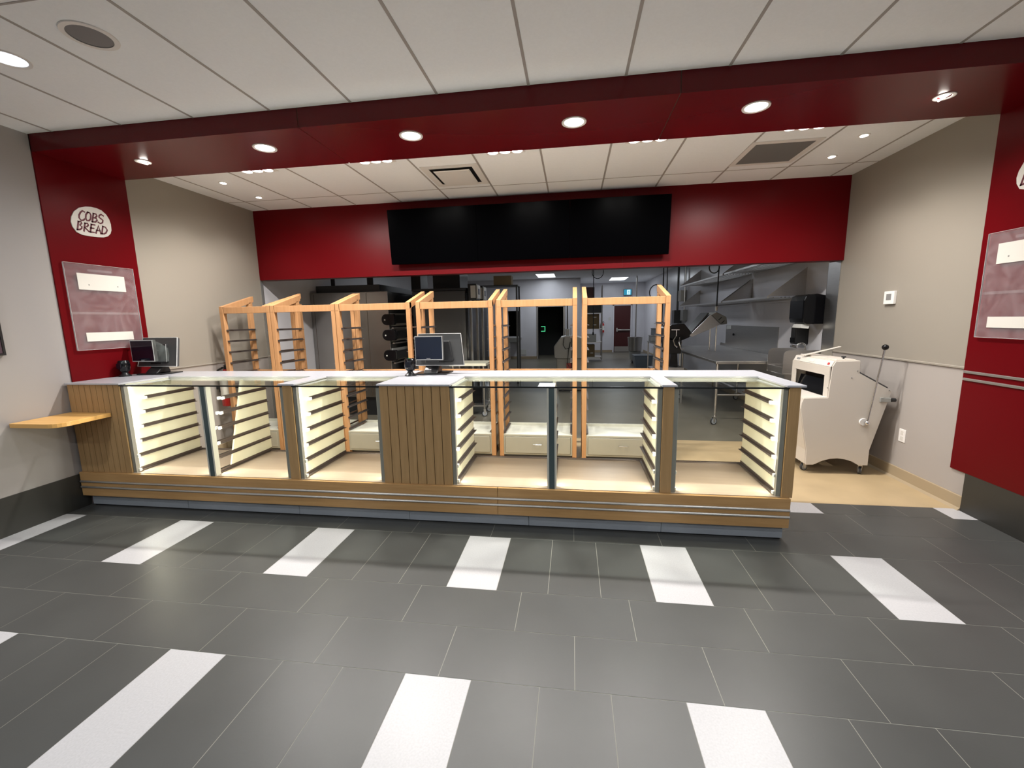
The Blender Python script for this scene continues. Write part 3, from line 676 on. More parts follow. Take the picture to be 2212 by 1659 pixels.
t = thing('return_grille', 'square grey return air grille in the service ceiling at the right', 'vent', (2.64, 1.77, ZC2))
cx, cy = 2.640, 1.78
build('frame', MB().box(cx-.30, cx+.30, cy-.31, cy-.255, ZC2-.006, ZC2).box(cx-.30, cx+.30, cy+.255, cy+.31, ZC2-.006, ZC2).box(cx-.30, cx-.25, cy-.255, cy+.255, ZC2-.006, ZC2).box(cx+.25, cx+.30, cy-.255, cy+.255, ZC2-.006, ZC2), 'white_plastic', t, .002)
mb = MB()
for i in range(40): mb.box(cx-.25, cx+.25, cy-.255+i*.01275, cy-.255+i*.01275+.009, ZC2-.005, ZC2-.002)
build('grille', mb.box(cx-.25, cx+.25, cy-.255, cy+.255, ZC2-.0025, ZC2-.0015), 'grille', t)

# ================================================================== WALL FITTINGS
t = thing('thermostat', 'white thermostat with a dark display on the right wall', 'thermostat', (XR, 1.84, 1.72))
build('body', MB().box(XR-.012, XR+.014, 1.775, 1.91, 1.66, 1.785), 'white_plastic', t, .004)
build('display', MB().box(XR-.0135, XR-.011, 1.81, 1.875, 1.70, 1.76), 'grille', t)
t = thing('wall_outlet', 'white wall outlet low on the right wall beside the slicer', 'outlet', (XR, 1.49, .43))
build('plate', MB().box(XR+.005, XR+.013, 1.452, 1.532, .368, .490), 'white_plastic', t, .003)
build('socket', MB().box(XR+.003, XR+.0055, 1.477, 1.507, .385, .423).box(XR+.003, XR+.0055, 1.477, 1.507, .437, .475), 'paper', t)
# fire extinguishers
def extinguisher(label, x, y, z, sc=1.0):
    t = thing('fire_extinguisher', label, 'fire extinguisher', (x, y, z))
    s = sc
    build('cylinder', MB().lathe([(.070*s, 0), (.075*s, .01*s), (.075*s, .36*s), (.06*s, .40*s), (.028*s, .425*s), (.022*s, .44*s)], (x, y, z), 20), 'red_paint', t, 0, True)
    build('paper_label', MB().lathe([(.0762*s, .11*s), (.0762*s, .31*s)], (x, y, z), 20), 'label_white', t, 0, True)
    h = build('valve', MB().cyl((x, y, z+.44*s), (x, y, z+.485*s), .02*s, .018*s, 10), 'black', t)
    build('handle', MB().hull([(x-.03*s, y-.012, z+.475*s), (x+.02*s, y-.012, z+.475*s), (x+.02*s, y+.012, z+.475*s), (x-.03*s, y+.012, z+.475*s)], [(x+.02*s, y-.012, z+.50*s), (x+.09*s, y-.012, z+.525*s), (x+.09*s, y+.012, z+.525*s), (x+.02*s, y+.012, z+.50*s)]).box(x-.02*s, x+.085*s, y-.012, y+.012, z+.452*s, z+.462*s), 'black', h)
    build('hose', MB().tube([(x-.02*s, y-.02, z+.46*s), (x-.08*s, y-.03, z+.43*s), (x-.095*s, y-.03, z+.34*s), (x-.092*s, y-.02, z+.24*s), (x-.085*s, y-.02, z+.16*s)], .012*s, 8), 'black', t, 0, True)
    build('bracket', MB().box(x-.085*s, x+.085*s, y-.002+.076*s, y+.082*s, z+.2*s, z+.24*s), 'black', t)
    return t
fe = extinguisher('red fire extinguisher with a white label beside the leftmost bread rack', -3.443, 1.735, .60, 1.02)
build('wall_hook', MB().box(XL-.0128, -3.51, 1.71, 1.76, .80, .84).box(-3.515, -3.50, 1.71, 1.76, .80, .84), 'black', fe)

# ================================================================== BREAD SLICER
SL = thing('bread_slicer', 'white bread slicing machine on casters beside the right end of the counter', 'bread slicer', (3.35, 1.95, 0))
y0, y1 = 1.57, 2.30
side = [(3.222,1.076),(3.247,1.126),(3.456,1.130),(3.462,1.012),(3.728,.858),(3.752,.832),(3.617,.253),(3.617,.10),(3.533,.10)]
side += [(3.475,.136),(3.41,.156),(3.342,.164),(3.27,.156),(3.203,.134),(3.150,.104),(3.125,.092),(3.059,.09),(3.054,.245),(2.972,.66),(2.976,.72),(2.991,.764),(3.207,.771)]
build('side_plate', MB().prism(side, 'y', y0, y0+.012), 'white_enamel', SL, .002)
build('side_plate', MB().prism(side, 'y', y1-.012, y1), 'white_enamel', SL, .002)
# shell between the plates
sk = MB()
def skin(p, q, th=.008):
    d = Vector((q[0]-p[0], q[1]-p[1])); n = Vector((-d.y, d.x)).normalized()*th
    a = [(p[0], y0+.0125, p[1]), (q[0], y0+.0125, q[1]), (q[0]+n.x, y0+.0125, q[1]+n.y), (p[0]+n.x, y0+.0125, p[1]+n.y)]
    sk.hull(a, [(x, y1-.0125, z) for x, _, z in a])
skin((3.247,1.122), (3.456,1.126)); skin((3.456,1.13), (3.462,1.012)); skin((3.752,.832), (3.617,.253)); skin((3.617,.253), (3.617,.10))
skin((3.062,.1), (3.057,.245)); skin((3.057,.245), (2.976,.66)); skin((2.976,.66), (2.995,.762)); skin((2.995,.76), (3.207,.768))
build('shell', sk, 'white_enamel', SL)
build('front_frame', MB().box(3.204, 3.214, y0+.0125, y0+.09, .772, .9845).box(3.204, 3.214, y1-.09, y1-.0125, .772, .9845).box(3.204, 3.214, y0+.0125, y1-.0125, .985, 1.0715), 'white_enamel', SL)
tp = build('control_panel', MB().hull([(3.212, y0+.0125, 1.074), (3.236, y0+.0125, 1.126), (3.236, y1-.0125, 1.126), (3.212, y1-.0125, 1.074)], [(3.224, y0+.0125, 1.072), (3.247, y0+.0125, 1.118), (3.247, y1-.0125, 1.118), (3.224, y1-.0125, 1.072)]), 'white_enamel', SL)
build('switch', MB().hull([(3.2175, 1.625, 1.0885), (3.2265, 1.625, 1.108), (3.2265, 1.655, 1.108), (3.2175, 1.655, 1.0885)], [(3.215, 1.625, 1.0895), (3.224, 1.625, 1.109), (3.224, 1.655, 1.109), (3.215, 1.655, 1.0895)]), 'red_paint', tp)
build('badge', MB().hull([(3.2175, 2.17, 1.0885), (3.2265, 2.17, 1.108), (3.2265, 2.235, 1.108), (3.2175, 2.235, 1.0885)], [(3.2165, 2.17, 1.089), (3.2255, 2.17, 1.1085), (3.2255, 2.235, 1.1085), (3.2165, 2.235, 1.089)]).m(0), 'grille', tp)
build('instruction_label', MB().hull([(3.2175, 1.90, 1.0885), (3.2285, 1.90, 1.112), (3.2285, 1.99, 1.112), (3.2175, 1.99, 1.0885)], [(3.2165, 1.90, 1.089), (3.2275, 1.90, 1.1125), (3.2275, 1.99, 1.1125), (3.2165, 1.99, 1.089)]), 'paper_grey', tp)
bl = MB()
for i in range(36): bl.box(3.30, 3.31, y0+.10+i*.0148, y0+.102+i*.0148, .775, 1.06)
build('blade_set', bl, 'rail', SL)
build('inner_chamber', MB().box(3.40, 3.41, y0+.02, y1-.02, .775, 1.06), 'door_red', SL)  # dark red colour puts the red reflection into the slicer opening
build('loaf_pusher', MB().hull([(3.225, y0+.095, .775), (3.235, y0+.095, .775), (3.235, y1-.095, .775), (3.225, y1-.095, .775)], [(3.26, y0+.095, .93), (3.27, y0+.095, .93), (3.27, y1-.095, .93), (3.26, y1-.095, .93)]), 'black_gloss', SL)
build('top_lid', MB().box(3.27, 3.44, y0+.04, y1-.03, 1.130, 1.142), 'white_enamel', SL, .003)
build('lid_knob', MB().cyl((3.36, y0+.09, 1.142), (3.36, y0+.09, 1.156), .008, .008, 10).cyl((3.36, y0+.09, 1.156), (3.36, y0+.09, 1.168), .020, .018, 12), 'black', SL)
build('bag_blade', MB().hull([(3.22, 2.06, 1.143), (3.24, 2.06, 1.143), (3.24, 2.14, 1.143), (3.22, 2.14, 1.143)], [(3.50, 1.97, 1.236), (3.51, 1.97, 1.24), (3.51, 2.02, 1.24), (3.50, 2.02, 1.236)]), 'white_enamel', SL)
build('infeed_chute', MB().hull([(3.464, y0+.0005, 1.024), (3.715, y0+.0005, .879), (3.715, y1-.0005, .879), (3.464, y1-.0005, 1.024)], [(3.464, y0+.0005, 1.0125), (3.715, y0+.0005, .8685), (3.715, y1-.0005, .8685), (3.464, y1-.0005, 1.0125)]), 'dark_grey', SL)
hb = build('lever_hub', MB().cyl((3.535, y0, .538), (3.535, y0-.012, .538), .036, .034, 24), 'white_plastic', SL, 0, True)
build('lever', MB().sphere((3.550, y0-.035, .535), .022, 12, 8).cyl((3.545, y0-.002, .537), (3.550, y0-.035, .535), .012, .012, 10).cyl((3.550, y0-.035, .535), (3.622, y0-.05, 1.24), .009, .009, 10), 'chrome', SL, 0, True)
build('lever_ball', MB().sphere((3.623, y0-.05, 1.262), .027, 16, 10), 'black_gloss', SL, 0, True)
gp = build('grip_sleeve', MB().box(3.655, 3.745, y0-.022, y0-.0005, .735, .780), 'grey_paint', SL, .006)
build('grip', MB().cyl((3.745, y0-.011, .757), (3.783, y0-.011, .757), .020, .019, 12), 'black', gp, 0, True)
sc_ = MB()
for (x, z) in ((3.44, 1.035), (3.395, .97), (3.192, .87), (3.73, .845)): sc_.cyl((x, y0, z), (x, y0-.004, z), .005, .005, 8)
build('bolt', sc_, 'grille', SL)
def caster(parent, x, y, r=.045, a=0, fork='strip', wheel='wheel', plate_z=None):
    dx, dy = math.cos(a), math.sin(a)
    n = Vector((-dy, dx, 0)); w = .014; c = Vector((x, y, r))
    k = build('caster', MB().hull([c+n*(w+.003)+Vector((-dx*.02, -dy*.02, r+.012)), c+n*(w+.003)+Vector((dx*.02, dy*.02, r+.012)), c-n*(w+.003)+Vector((dx*.02, dy*.02, r+.012)), c-n*(w+.003)+Vector((-dx*.02, -dy*.02, r+.012))], [c+n*(w+.003)+Vector((-dx*.02, -dy*.02, r+.022)), c+n*(w+.003)+Vector((dx*.02, dy*.02, r+.022)), c-n*(w+.003)+Vector((dx*.02, dy*.02, r+.022)), c-n*(w+.003)+Vector((-dx*.02, -dy*.02, r+.022))])
          .hull([c+n*w+Vector((-.012*dx, -.012*dy, -.01)), c+n*w+Vector((.012*dx, .012*dy, -.01)), c+n*(w+.003)+Vector((.012*dx, .012*dy, -.01)), c+n*(w+.003)+Vector((-.012*dx, -.012*dy, -.01))], [c+n*w+Vector((-.02*dx, -.02*dy, r+.012)), c+n*w+Vector((.02*dx, .02*dy, r+.012)), c+n*(w+.003)+Vector((.02*dx, .02*dy, r+.012)), c+n*(w+.003)+Vector((-.02*dx, -.02*dy, r+.012))])
          .hull([c-n*w+Vector((-.012*dx, -.012*dy, -.01)), c-n*w+Vector((.012*dx, .012*dy, -.01)), c-n*(w+.003)+Vector((.012*dx, .012*dy, -.01)), c-n*(w+.003)+Vector((-.012*dx, -.012*dy, -.01))], [c-n*w+Vector((-.02*dx, -.02*dy, r+.012)), c-n*w+Vector((.02*dx, .02*dy, r+.012)), c-n*(w+.003)+Vector((.02*dx, .02*dy, r+.012)), c-n*(w+.003)+Vector((-.02*dx, -.02*dy, r+.012))]), fork, parent)
    mb = MB(); mb.m(0).cyl(c-n*(w*.9), c+n*(w*.9), r*.76, r*.76, 20); mb.m(1).cyl(c-n*(w*.7), c+n*(w*.7), r, r, 20)
    build('wheel', mb, [wheel, 'tyre'], k, .001)
for x, y, a in ((3.092, 1.67, .3), (3.572, 1.61, 1.3), (3.10, 2.22, .3), (3.57, 2.24, 1.2)): caster(SL, x, y, .036, a, 'strip', 'wheel')
build('caster_plate', MB().box(3.06, 3.13, 1.62, 1.72, .0945, .102).box(3.54, 3.612, 1.59, 1.69, .0945, .102).box(3.06, 3.13, 2.17, 2.27, .0945, .102).box(3.54, 3.612, 2.18, 2.27, .0945, .102), 'steel', SL)

# ================================================================== KITCHEN
# ---- deck oven
ov = thing('deck_oven', 'large stainless deck oven against the left kitchen wall behind the racks', 'oven', (-3.0, 4.6, 0))
build('body', MB().box(KL+.01, -2.226, 3.80, 5.9, .32, 2.07), 'oven_steel', ov, .004)
build('side_seam', MB().box(-3.528, -3.523, 3.7985, 3.80, .34, 2.05).box(-2.598, -2.592, 3.7985, 3.80, .34, 2.05), 'groove', ov)
build('toe_base', MB().box(KL+.05, -2.26, 3.86, 5.85, 0, .319), 'black', ov)
build('hood', MB().box(KL+.01, -2.45, 4.0, 5.9, 2.075, 2.2), 'oven_dark', ov)
for i, z in enumerate((1.61, 1.36, 1.03)):
    d = build('deck_door', MB().box(-2.225, -2.205, 3.84, 5.85, z-.10, z+.11), 'grey_paint', ov, .003)
    prof = [(-2.225, z-.085), (-2.245, z-.085)] + [(-2.245-.075*math.cos(math.radians(t)), z+.005+.088*math.sin(math.radians(t))) for t in range(-80, 81, 16)] + [(-2.245, z+.09), (-2.12, z+.09), (-2.10, z+.06), (-2.10, z-.06), (-2.12, z-.085)]
    g = build('door_handle', MB().prism(prof, 'y', 3.72, 3.797), 'black_gloss', d, .004)
    build('handle_bar', MB().box(-2.204, -2.10, 3.80, 5.7, z-.06, z+.075), 'black_gloss', d, .01)
    build('handle_screw', MB().cyl((-2.262, 3.7195, z), (-2.262, 3.714, z), .012, .012, 10), 'paper', g)
    build('trim_bar', MB().box(-2.204, -2.17, 3.84, 5.8, z-.145, z-.125), 'strip', ov)
# ---- rack oven (dark) in the middle
ro = thing('rack_oven', 'dark grey tall oven behind the middle till', 'oven', (-1.6, 5.2, 0))
build('body', MB().box(-2.04, -1.09, 4.40, 6.2, .10, 2.085), 'oven_dark', ro, .004)
build('top_panel', MB().box(-2.03, -1.06, 4.36, 6.2, 2.09, 2.13), 'black', ro)
build('door_frame', MB().box(-1.089, -1.05, 4.42, 6.1, .15, 2.05), 'black_gloss', ro, .004)
for k in range(3): build('door_rail', MB().box(-1.0495, -1.03, 4.6+k*.5, 4.66+k*.5, .2, 2.0), 'strip', ro)
build('foot', MB().box(-2.0, -1.12, 4.45, 6.1, 0, .099), 'black', ro)
for k, (y, lab) in enumerate(((4.45, 0), (5.0, 1))):
    c = build('control_box', MB().box(-1.05, -.90, y, y+.30, 1.93, 2.20), 'black', ro, .006)
    build('control_face', MB().hull([(-.8995, y+.02, 1.945), (-.8995, y+.28, 1.945), (-.8995, y+.28, 2.185), (-.8995, y+.02, 2.185)], [(-.885, y+.03, 1.955), (-.885, y+.27, 1.955), (-.885, y+.27, 2.175), (-.885, y+.03, 2.175)]), 'edge_grey', c)
    build('control_screen', MB().box(-.8848, -.882, y+.08, y+.2, 2.02, 2.12), 'screen', c)
    build('front_label', MB().box(-1.0, -.91, y-.002, y, 1.96, 2.17), 'edge_grey', c)
# clutter above the ovens
t = tag(build('exhaust_fan', MB().box(-1.75, -1.25, 4.7, 5.3, 2.135, 2.62).cyl((-1.5, 5, 2.62), (-1.5, 5, KZ), .12, .12, 16).box(-2.2, -2.02, 4.8, 5.2, 2.135, 2.5), 'black', None, .006, loc=(-1.5, 5, 2.135)), 'black exhaust box and pipes on top of the dark tall oven', 'exhaust fan')
t = tag(build('vent_pipe', MB().cyl((-3.45, 4.3, 2.205), (-3.45, 4.3, KZ), .035, .035, 12), 'black', None, 0, loc=(-3.45, 4.3, 2.2)), 'thin black pipe rising from the left end of the steel oven', 'pipe')
t = tag(build('vent_pipe', MB().cyl((-2.85, 4.5, 2.205), (-2.85, 4.5, KZ), .055, .055, 12).sphere((-2.85, 4.42, 2.42), .05, 12, 8), 'dark_grey', None, 0, loc=(-2.85, 4.5, 2.2)), 'thicker dark pipe rising from the middle of the steel oven', 'pipe')
t = tag(build('cardboard_carton', MB().box(-1.15, -.72, 7.5, 7.8, 2.4, 2.62), 'cardboard', None, 0, loc=(-.9, 7.6, 2.4)), 'flat brown carton on top of the far shelf above the ovens', 'carton')
tag(build('high_shelf', MB().box(-1.9, -.55, 7.4, 7.9, 2.37, 2.395).box(-1.9, -1.86, 7.4, 7.44, 0, 2.37).box(-.6, -.56, 7.4, 7.44, 0, 2.37).box(-1.9, -1.86, 7.86, 7.9, 0, 2.37).box(-.6, -.56, 7.86, 7.9, 0, 2.37), 'dark_grey', None, 0, loc=(-1.2, 7.6, 0)), 'dark metal shelf standing behind the tall oven', 'shelf')
# ---- small trolley table behind the middle till
tb = thing('prep_trolley', 'low steel trolley with a pale wooden top behind the middle till', 'trolley', (-.95, 4.1, 0))
build('top', MB().box(-1.25, -.64, 3.83, 4.33, .842, .885), 'cream', tb, .003)
for x in (-.69, -1.2):
    for y in (3.87, 4.27): build('leg', MB().cyl((x, y, .115), (x, y, .841), .016, .016, 12), 'steel', tb, 0, True)
build('lower_shelf', MB().box(-1.22, -.67, 3.86, 4.30, .165, .190), 'steel', tb)
build('dark_bin', MB().box(-1.18, -.74, 3.95, 4.26, .191, .66), 'black_gloss', tb, .01)
for x, y in ((-.69, 3.87), (-1.2, 3.87), (-.69, 4.25), (-1.2, 4.25)): caster(tb, x, y, .05, .5, 'strip', 'wheel')
# ---- dough divider
dd = thing('dough_divider', 'pale grey dough divider with a tall lever in the kitchen', 'dough divider', (.70, 6.55, 0))
build('pedestal', MB().hull([(.42, 6.35, .03), (1.0, 6.35, .03), (1.0, 6.85, .03), (.42, 6.85, .03)], [(.40, 6.35, .72), (1.02, 6.35, .72), (1.02, 6.85, .72), (.40, 6.85, .72)]), 'grey_paint', dd, .02)
build('foot', MB().box(.46, .98, 6.38, 6.82, 0, .029), 'black', dd)
build('head', MB().prism([(.36, .74), (.35, .98), (.50, 1.18), (.62, 1.21), (.80, 1.21), (.98, 1.15), (1.06, 1.0), (1.05, .74), (1.0, .721), (.42, .721)], 'y', 6.3, 6.9), 'grey_paint', dd, .015)
build('lever', MB().cyl((.64, 6.45, 1.2), (.635, 6.45, 1.98), .018, .012, 10), 'dark_grey', dd, 0, True)
build('clamp', MB().box(.60, .68, 6.38, 6.52, 1.211, 1.35).box(.56, .58, 6.40, 6.5, 1.211, 1.38).box(.70, .72, 6.40, 6.5, 1.211, 1.38), 'grey_paint', dd, .004)
build('cable', MB().tube([(.57, 6.29, 1.17), (.55, 6.27, 1.02), (.60, 6.27, .93), (.68, 6.27, .95), (.70, 6.27, 1.08), (.66, 6.27, .9), (.64, 6.27, .6), (.72, 6.27, .5), (.74, 6.28, .9), (.72, 6.29, 1.16)], .008, 6), 'black', dd, 0, True)
build('control_plate', MB().box(.62, .74, 6.335, 6.349, .46, .62), 'red_paint', dd)
# ---- work table on casters along the right wall
wt = thing('work_table', 'long stainless work table on casters along the right kitchen wall', 'table', (3.35, 4.8, 0))
build('tabletop', MB().box(2.775, KW-.012, 3.50, 6.9, .895, .935), 'steel', wt, .004)
build('backsplash', MB().box(KW-.011, KW-.0085, 3.50, 6.9, .936, 1.0), 'steel', wt)
for x, y in ((2.815, 3.56), (3.82, 3.56), (2.815, 5.55), (3.82, 5.55)):
    build('leg', MB().cyl((x, y, .125), (x, y, .894), .019, .019, 14), 'steel', wt, 0, True)
    caster(wt, x-.02, y-.02, .052, .4, 'strip', 'wheel')
build('brace_rail', MB().cyl((2.815, 3.56, .44), (3.82, 3.56, .44), .014, .014, 10).cyl((2.815, 5.55, .44), (3.82, 5.55, .44), .014, .014, 10).cyl((3.82, 3.56, .44), (3.82, 5.55, .44), .014, .014, 10), 'steel', wt, 0, True)
# ---- wall shelves with triangular end brackets
def wall_shelf(label, y0, y1, z):
    s = thing('steel_wall_shelf', label, 'shelf', (KW, (y0+y1)/2, z), 'steel wall shelves over the work table')
    xf = 3.44
    mb = MB()
    mb.box(xf, xf+.02, y0, y1, z-.012, z+.018).box(KW-.02, KW-.001, y0, y1, z-.012, z+.018)
    n = 9
    for i in range(n):
        x = xf+.03+i*(KW-.05-xf-.03)/(n-1); mb.box(x-.010, x+.010, y0, y1, z-.006, z+.004)
    build('slatted_deck', mb, 'steel', s)
    for y in (y0, y1-.004): build('gusset', MB().prism([(xf+.002, z+.0185), (KW-.001, z+.0185), (KW-.001, z+.40)], 'y', y, y+.004), 'steel', s)
wall_shelf('lower steel wall shelf nearest the paper towel box', 3.62, 5.42, 1.815)
wall_shelf('lower steel wall shelf further into the kitchen over the conveyor', 5.50, 8.60, 1.815)
wall_shelf('upper steel wall shelf nearest the paper towel box', 3.62, 5.42, 2.31)
wall_shelf('upper steel wall shelf further into the kitchen over the conveyor', 5.50, 8.60, 2.31)
# ---- sink with splash guards, tap, dispensers
sk_ = thing('hand_sink', 'small steel hand sink with rounded splash guards behind the slicer', 'sink', (3.65, 3.2, 0))
for y in (3.02, 3.46):
    g = [(3.44, .88)] + [(3.44, 1.06)] + [(3.50-.06*math.cos(math.radians(t)), 1.06+.06*math.sin(math.radians(t))) for t in range(15, 91, 15)] + [(KW-.002, 1.12), (KW-.002, .88)]
    build('splash_guard', MB().prism(g, 'y', y, y+.004), 'steel', sk_)
build('basin', MB().box(3.44, KW-.008, 3.025, 3.46, .80, .815).box(3.44, 3.45, 3.025, 3.46, .815, .90).box(KW-.10, KW-.008, 3.025, 3.46, .815, .90).box(3.45, KW-.10, 3.025, 3.04, .815, .90).box(3.45, KW-.10, 3.445, 3.46, .815, .90), 'steel', sk_, .003)
build('pedestal', MB().hull([(3.52, 3.08, 0), (3.86, 3.08, 0), (3.86, 3.40, 0), (3.52, 3.40, 0)], [(3.48, 3.06, .799), (3.88, 3.06, .799), (3.88, 3.42, .799), (3.48, 3.42, .799)]), 'steel', sk_)
ft = build('tap', MB().tube([(3.80, 3.24, .90), (3.80, 3.24, 1.10)] + [(3.745+.055*math.cos(math.radians(t)), 3.24, 1.14+.06*math.sin(math.radians(t))) for t in range(0, 181, 20)] + [(3.66, 3.24, 1.15)], .011, 10), 'chrome', sk_, 0, True)
build('tap_head', MB().cyl((3.685, 3.24, 1.15), (3.62, 3.24, 1.165), .016, .02, 10), 'chrome', ft, 0, True)
tw = thing('paper_towel_box', 'large black paper towel dispenser on the right kitchen wall', 'dispenser', (KW, 3.2, 1.6))
prof = [(KW-.001, 1.45), (3.70, 1.45), (3.655, 1.47), (3.64, 1.52), (3.64, 1.75), (3.66, 1.805), (3.70, 1.825), (3.80, 1.83), (KW-.001, 1.80)]
build('body', MB().prism(prof, 'y', 3.05, 3.40), 'black_gloss', tw, .012, False)
build('paper_sheet', MB().hull([(3.665, 3.10, 1.451), (3.76, 3.10, 1.451), (3.76, 3.30, 1.451), (3.665, 3.30, 1.451)], [(3.645, 3.08, 1.405), (3.735, 3.08, 1.392), (3.735, 3.31, 1.392), (3.645, 3.31, 1.405)]), 'paper_grey', tw)
sd = thing('soap_dispenser', 'narrow black soap dispenser on the wall above the hand sink', 'dispenser', (KW, 3.45, 1.3))
build('body', MB().box(3.76, KW-.001, 3.44, 3.57, 1.17, 1.42), 'black', sd, .01)
build('push_bar', MB().box(3.75, 3.759, 3.45, 3.56, 1.19, 1.26), 'black_gloss', sd, .003)
# ---- sheeter: black motor unit, chrome hooks, inclined conveyor
sh = thing('dough_moulder', 'black and chrome dough machine with an inclined steel conveyor in the kitchen', 'dough machine', (2.75, 5.4, 0))
build('motor_housing', MB().prism([(2.44, 1.20), (2.42, 1.36), (2.52, 1.43), (2.74, 1.445), (2.86, 1.30), (2.84, 1.20), (2.70, 1.14)], 'y', 5.2, 5.75), 'black_gloss', sh, .01)
build('base_unit', MB().box(2.46, 2.72, 5.25, 5.7, .90, 1.16), 'black', sh, .01)
build('stand', MB().hull([(2.42, 5.1, .62), (2.74, 5.1, .62), (2.74, 5.9, .62), (2.42, 5.9, .62)], [(2.42, 5.1, .66), (2.74, 5.1, .66), (2.74, 5.9, .66), (2.42, 5.9, .66)]).box(2.43, 2.46, 5.12, 5.15, 0, .62).box(2.70, 2.73, 5.12, 5.15, 0, .62).box(2.43, 2.46, 5.85, 5.88, 0, .62).box(2.70, 2.73, 5.85, 5.88, 0, .62), 'steel', sh)
build('support_leg', MB().hull([(2.52, 5.3, .661), (2.68, 5.3, .661), (2.68, 5.6, .661), (2.52, 5.6, .661)], [(2.56, 5.3, .90), (2.66, 5.3, .90), (2.66, 5.6, .90), (2.56, 5.6, .90)]), 'black', sh)
build('chrome_hook', MB().tube([(2.60, 5.18, 1.22), (2.55, 5.15, 1.15), (2.58, 5.14, 1.06), (2.62, 5.14, 1.03)], .012, 8).tube([(2.66, 5.18, 1.20), (2.65, 5.14, 1.10), (2.68, 5.13, 1.0), (2.73, 5.14, .98)], .012, 8), 'chrome', sh, 0, True)
build('housing_trim', MB().box(2.52, 2.66, 5.19, 5.199, 1.33, 1.345).box(2.60, 2.615, 5.19, 5.199, 1.22, 1.33), 'chrome', sh)
cv = build('conveyor_frame', MB().hull([(2.84, 5.2, 1.235), (2.88, 5.2, 1.205), (2.88, 5.75, 1.205), (2.84, 5.75, 1.235)], [(3.18, 5.2, 1.60), (3.36, 5.2, 1.42), (3.36, 5.75, 1.42), (3.18, 5.75, 1.60)]), 'steel', sh, .004)
build('conveyor_belt', MB().hull([(2.86, 5.24, 1.27), (2.875, 5.24, 1.255), (2.875, 5.7, 1.255), (2.86, 5.7, 1.27)], [(3.15, 5.24, 1.635), (3.165, 5.24, 1.62), (3.165, 5.7, 1.62), (3.15, 5.7, 1.635)]), 'dark_grey', cv)
build('top_housing', MB().prism([(3.19, 1.595), (3.28, 1.64), (3.45, 1.55), (3.47, 1.43), (3.37, 1.415)], 'y', 5.2, 5.75), 'grey_paint', sh, .01)
build('vent_slot', MB().hull([(3.36, 5.197, 1.55), (3.375, 5.197, 1.545), (3.375, 5.2, 1.545), (3.36, 5.2, 1.55)], [(3.31, 5.197, 1.50), (3.325, 5.197, 1.495), (3.325, 5.2, 1.495), (3.31, 5.2, 1.50)]).hull([(3.41, 5.197, 1.49), (3.425, 5.197, 1.485), (3.425, 5.2, 1.485), (3.41, 5.2, 1.49)], [(3.36, 5.197, 1.44), (3.375, 5.197, 1.435), (3.375, 5.2, 1.435), (3.36, 5.2, 1.44)]), 'black', sh)
build('conveyor_leg', MB().cyl((3.32, 5.30, .9365), (3.32, 5.30, 1.43), .012, .012, 8).cyl((3.32, 5.65, .9365), (3.32, 5.65, 1.43), .012, .012, 8), 'steel', sh)
# ---- hanging power cords
def cord(label, x, y, zb, loops, plug='black'):
    t = thing('power_cord', label, 'cord', (x, y, KZ), 'power cords hanging from the kitchen ceiling')
    build('cable', MB().tube([(x, y, KZ), (x+.01, y, (KZ+zb)/2), (x+.005, y, zb)], .012, 8), 'black', t, 0, True)
    if loops:
        cz, r, dx = loops
        build('coil', MB().tube([(x+dx+r*math.cos(a*pi/12), y-.02, cz+r*1.15*math.sin(a*pi/12)) for a in range(24)], .011, 6, True), 'black', t, 0, True)
    build('plug', MB().cyl((x+.005, y, zb), (x+.005, y, zb-.08), .025, .022, 10), plug, t)
cord('power cord hanging before the box shelf at the back of the kitchen', 1.345, 10.0, 1.15, (2.88, .16, .12))
cord('coiled power cord hanging behind the right end of the bread racks', 2.50, 6.0, 1.48, (2.05, .13, -.12))
cord('coiled power cord plugged into the top of the conveyor', 3.30, 5.3, 1.74, (2.42, .085, -.075), 'paper')
cord('thin power cord next to the wall switches above the black dough machine', 2.78, 7.0, 1.5, None)
# ---- wall pipes and switch boxes
t = thing('switch_box', 'grey electrical switch box under pipes on the right kitchen wall', 'switch box', (KW, 9.9, 1.6))
build('box', MB().box(KW-.12, KW-.001, 9.75, 10.05, 1.45, 1.75), 'grey_paint', t, .005)
build('conduit', MB().cyl((KW-.05, 9.9, 1.751), (KW-.05, 9.9, KZ), .02, .02, 8), 'strip', t)
t = thing('switch_box', 'tall dark electrical box beside the switch box on the right kitchen wall', 'switch box', (KW, 10.5, 1.6))
build('box', MB().box(KW-.22, KW-.001, 10.35, 10.65, 1.35, 1.75), 'dark_grey', t, .005)
build('conduit', MB().cyl((KW-.10, 10.5, 1.751), (KW-.10, 10.5, KZ), .03, .03, 8), 'dark_grey', t)
build('junction', MB().box(KW-.15, KW-.001, 9.95, 10.25, 2.0, 2.3), 'paper', t, .005)
t = tag(build('wall_plate', MB().box(KW-.014, KW-.0082, 6.30, 6.56, 1.30, 1.372), 'paper_grey', None, .002, loc=(KW, 6.4, 1.3)), 'pale blank plate on the steel splash panel', 'wall plate')
t = tag(build('push_knob', MB().cyl((KW-.0082, 6.15, 1.20), (KW-.03, 6.15, 1.20), .025, .02, 12), 'black', None, 0, loc=(KW, 6.15, 1.2)), 'small black knob on the steel splash panel', 'knob')
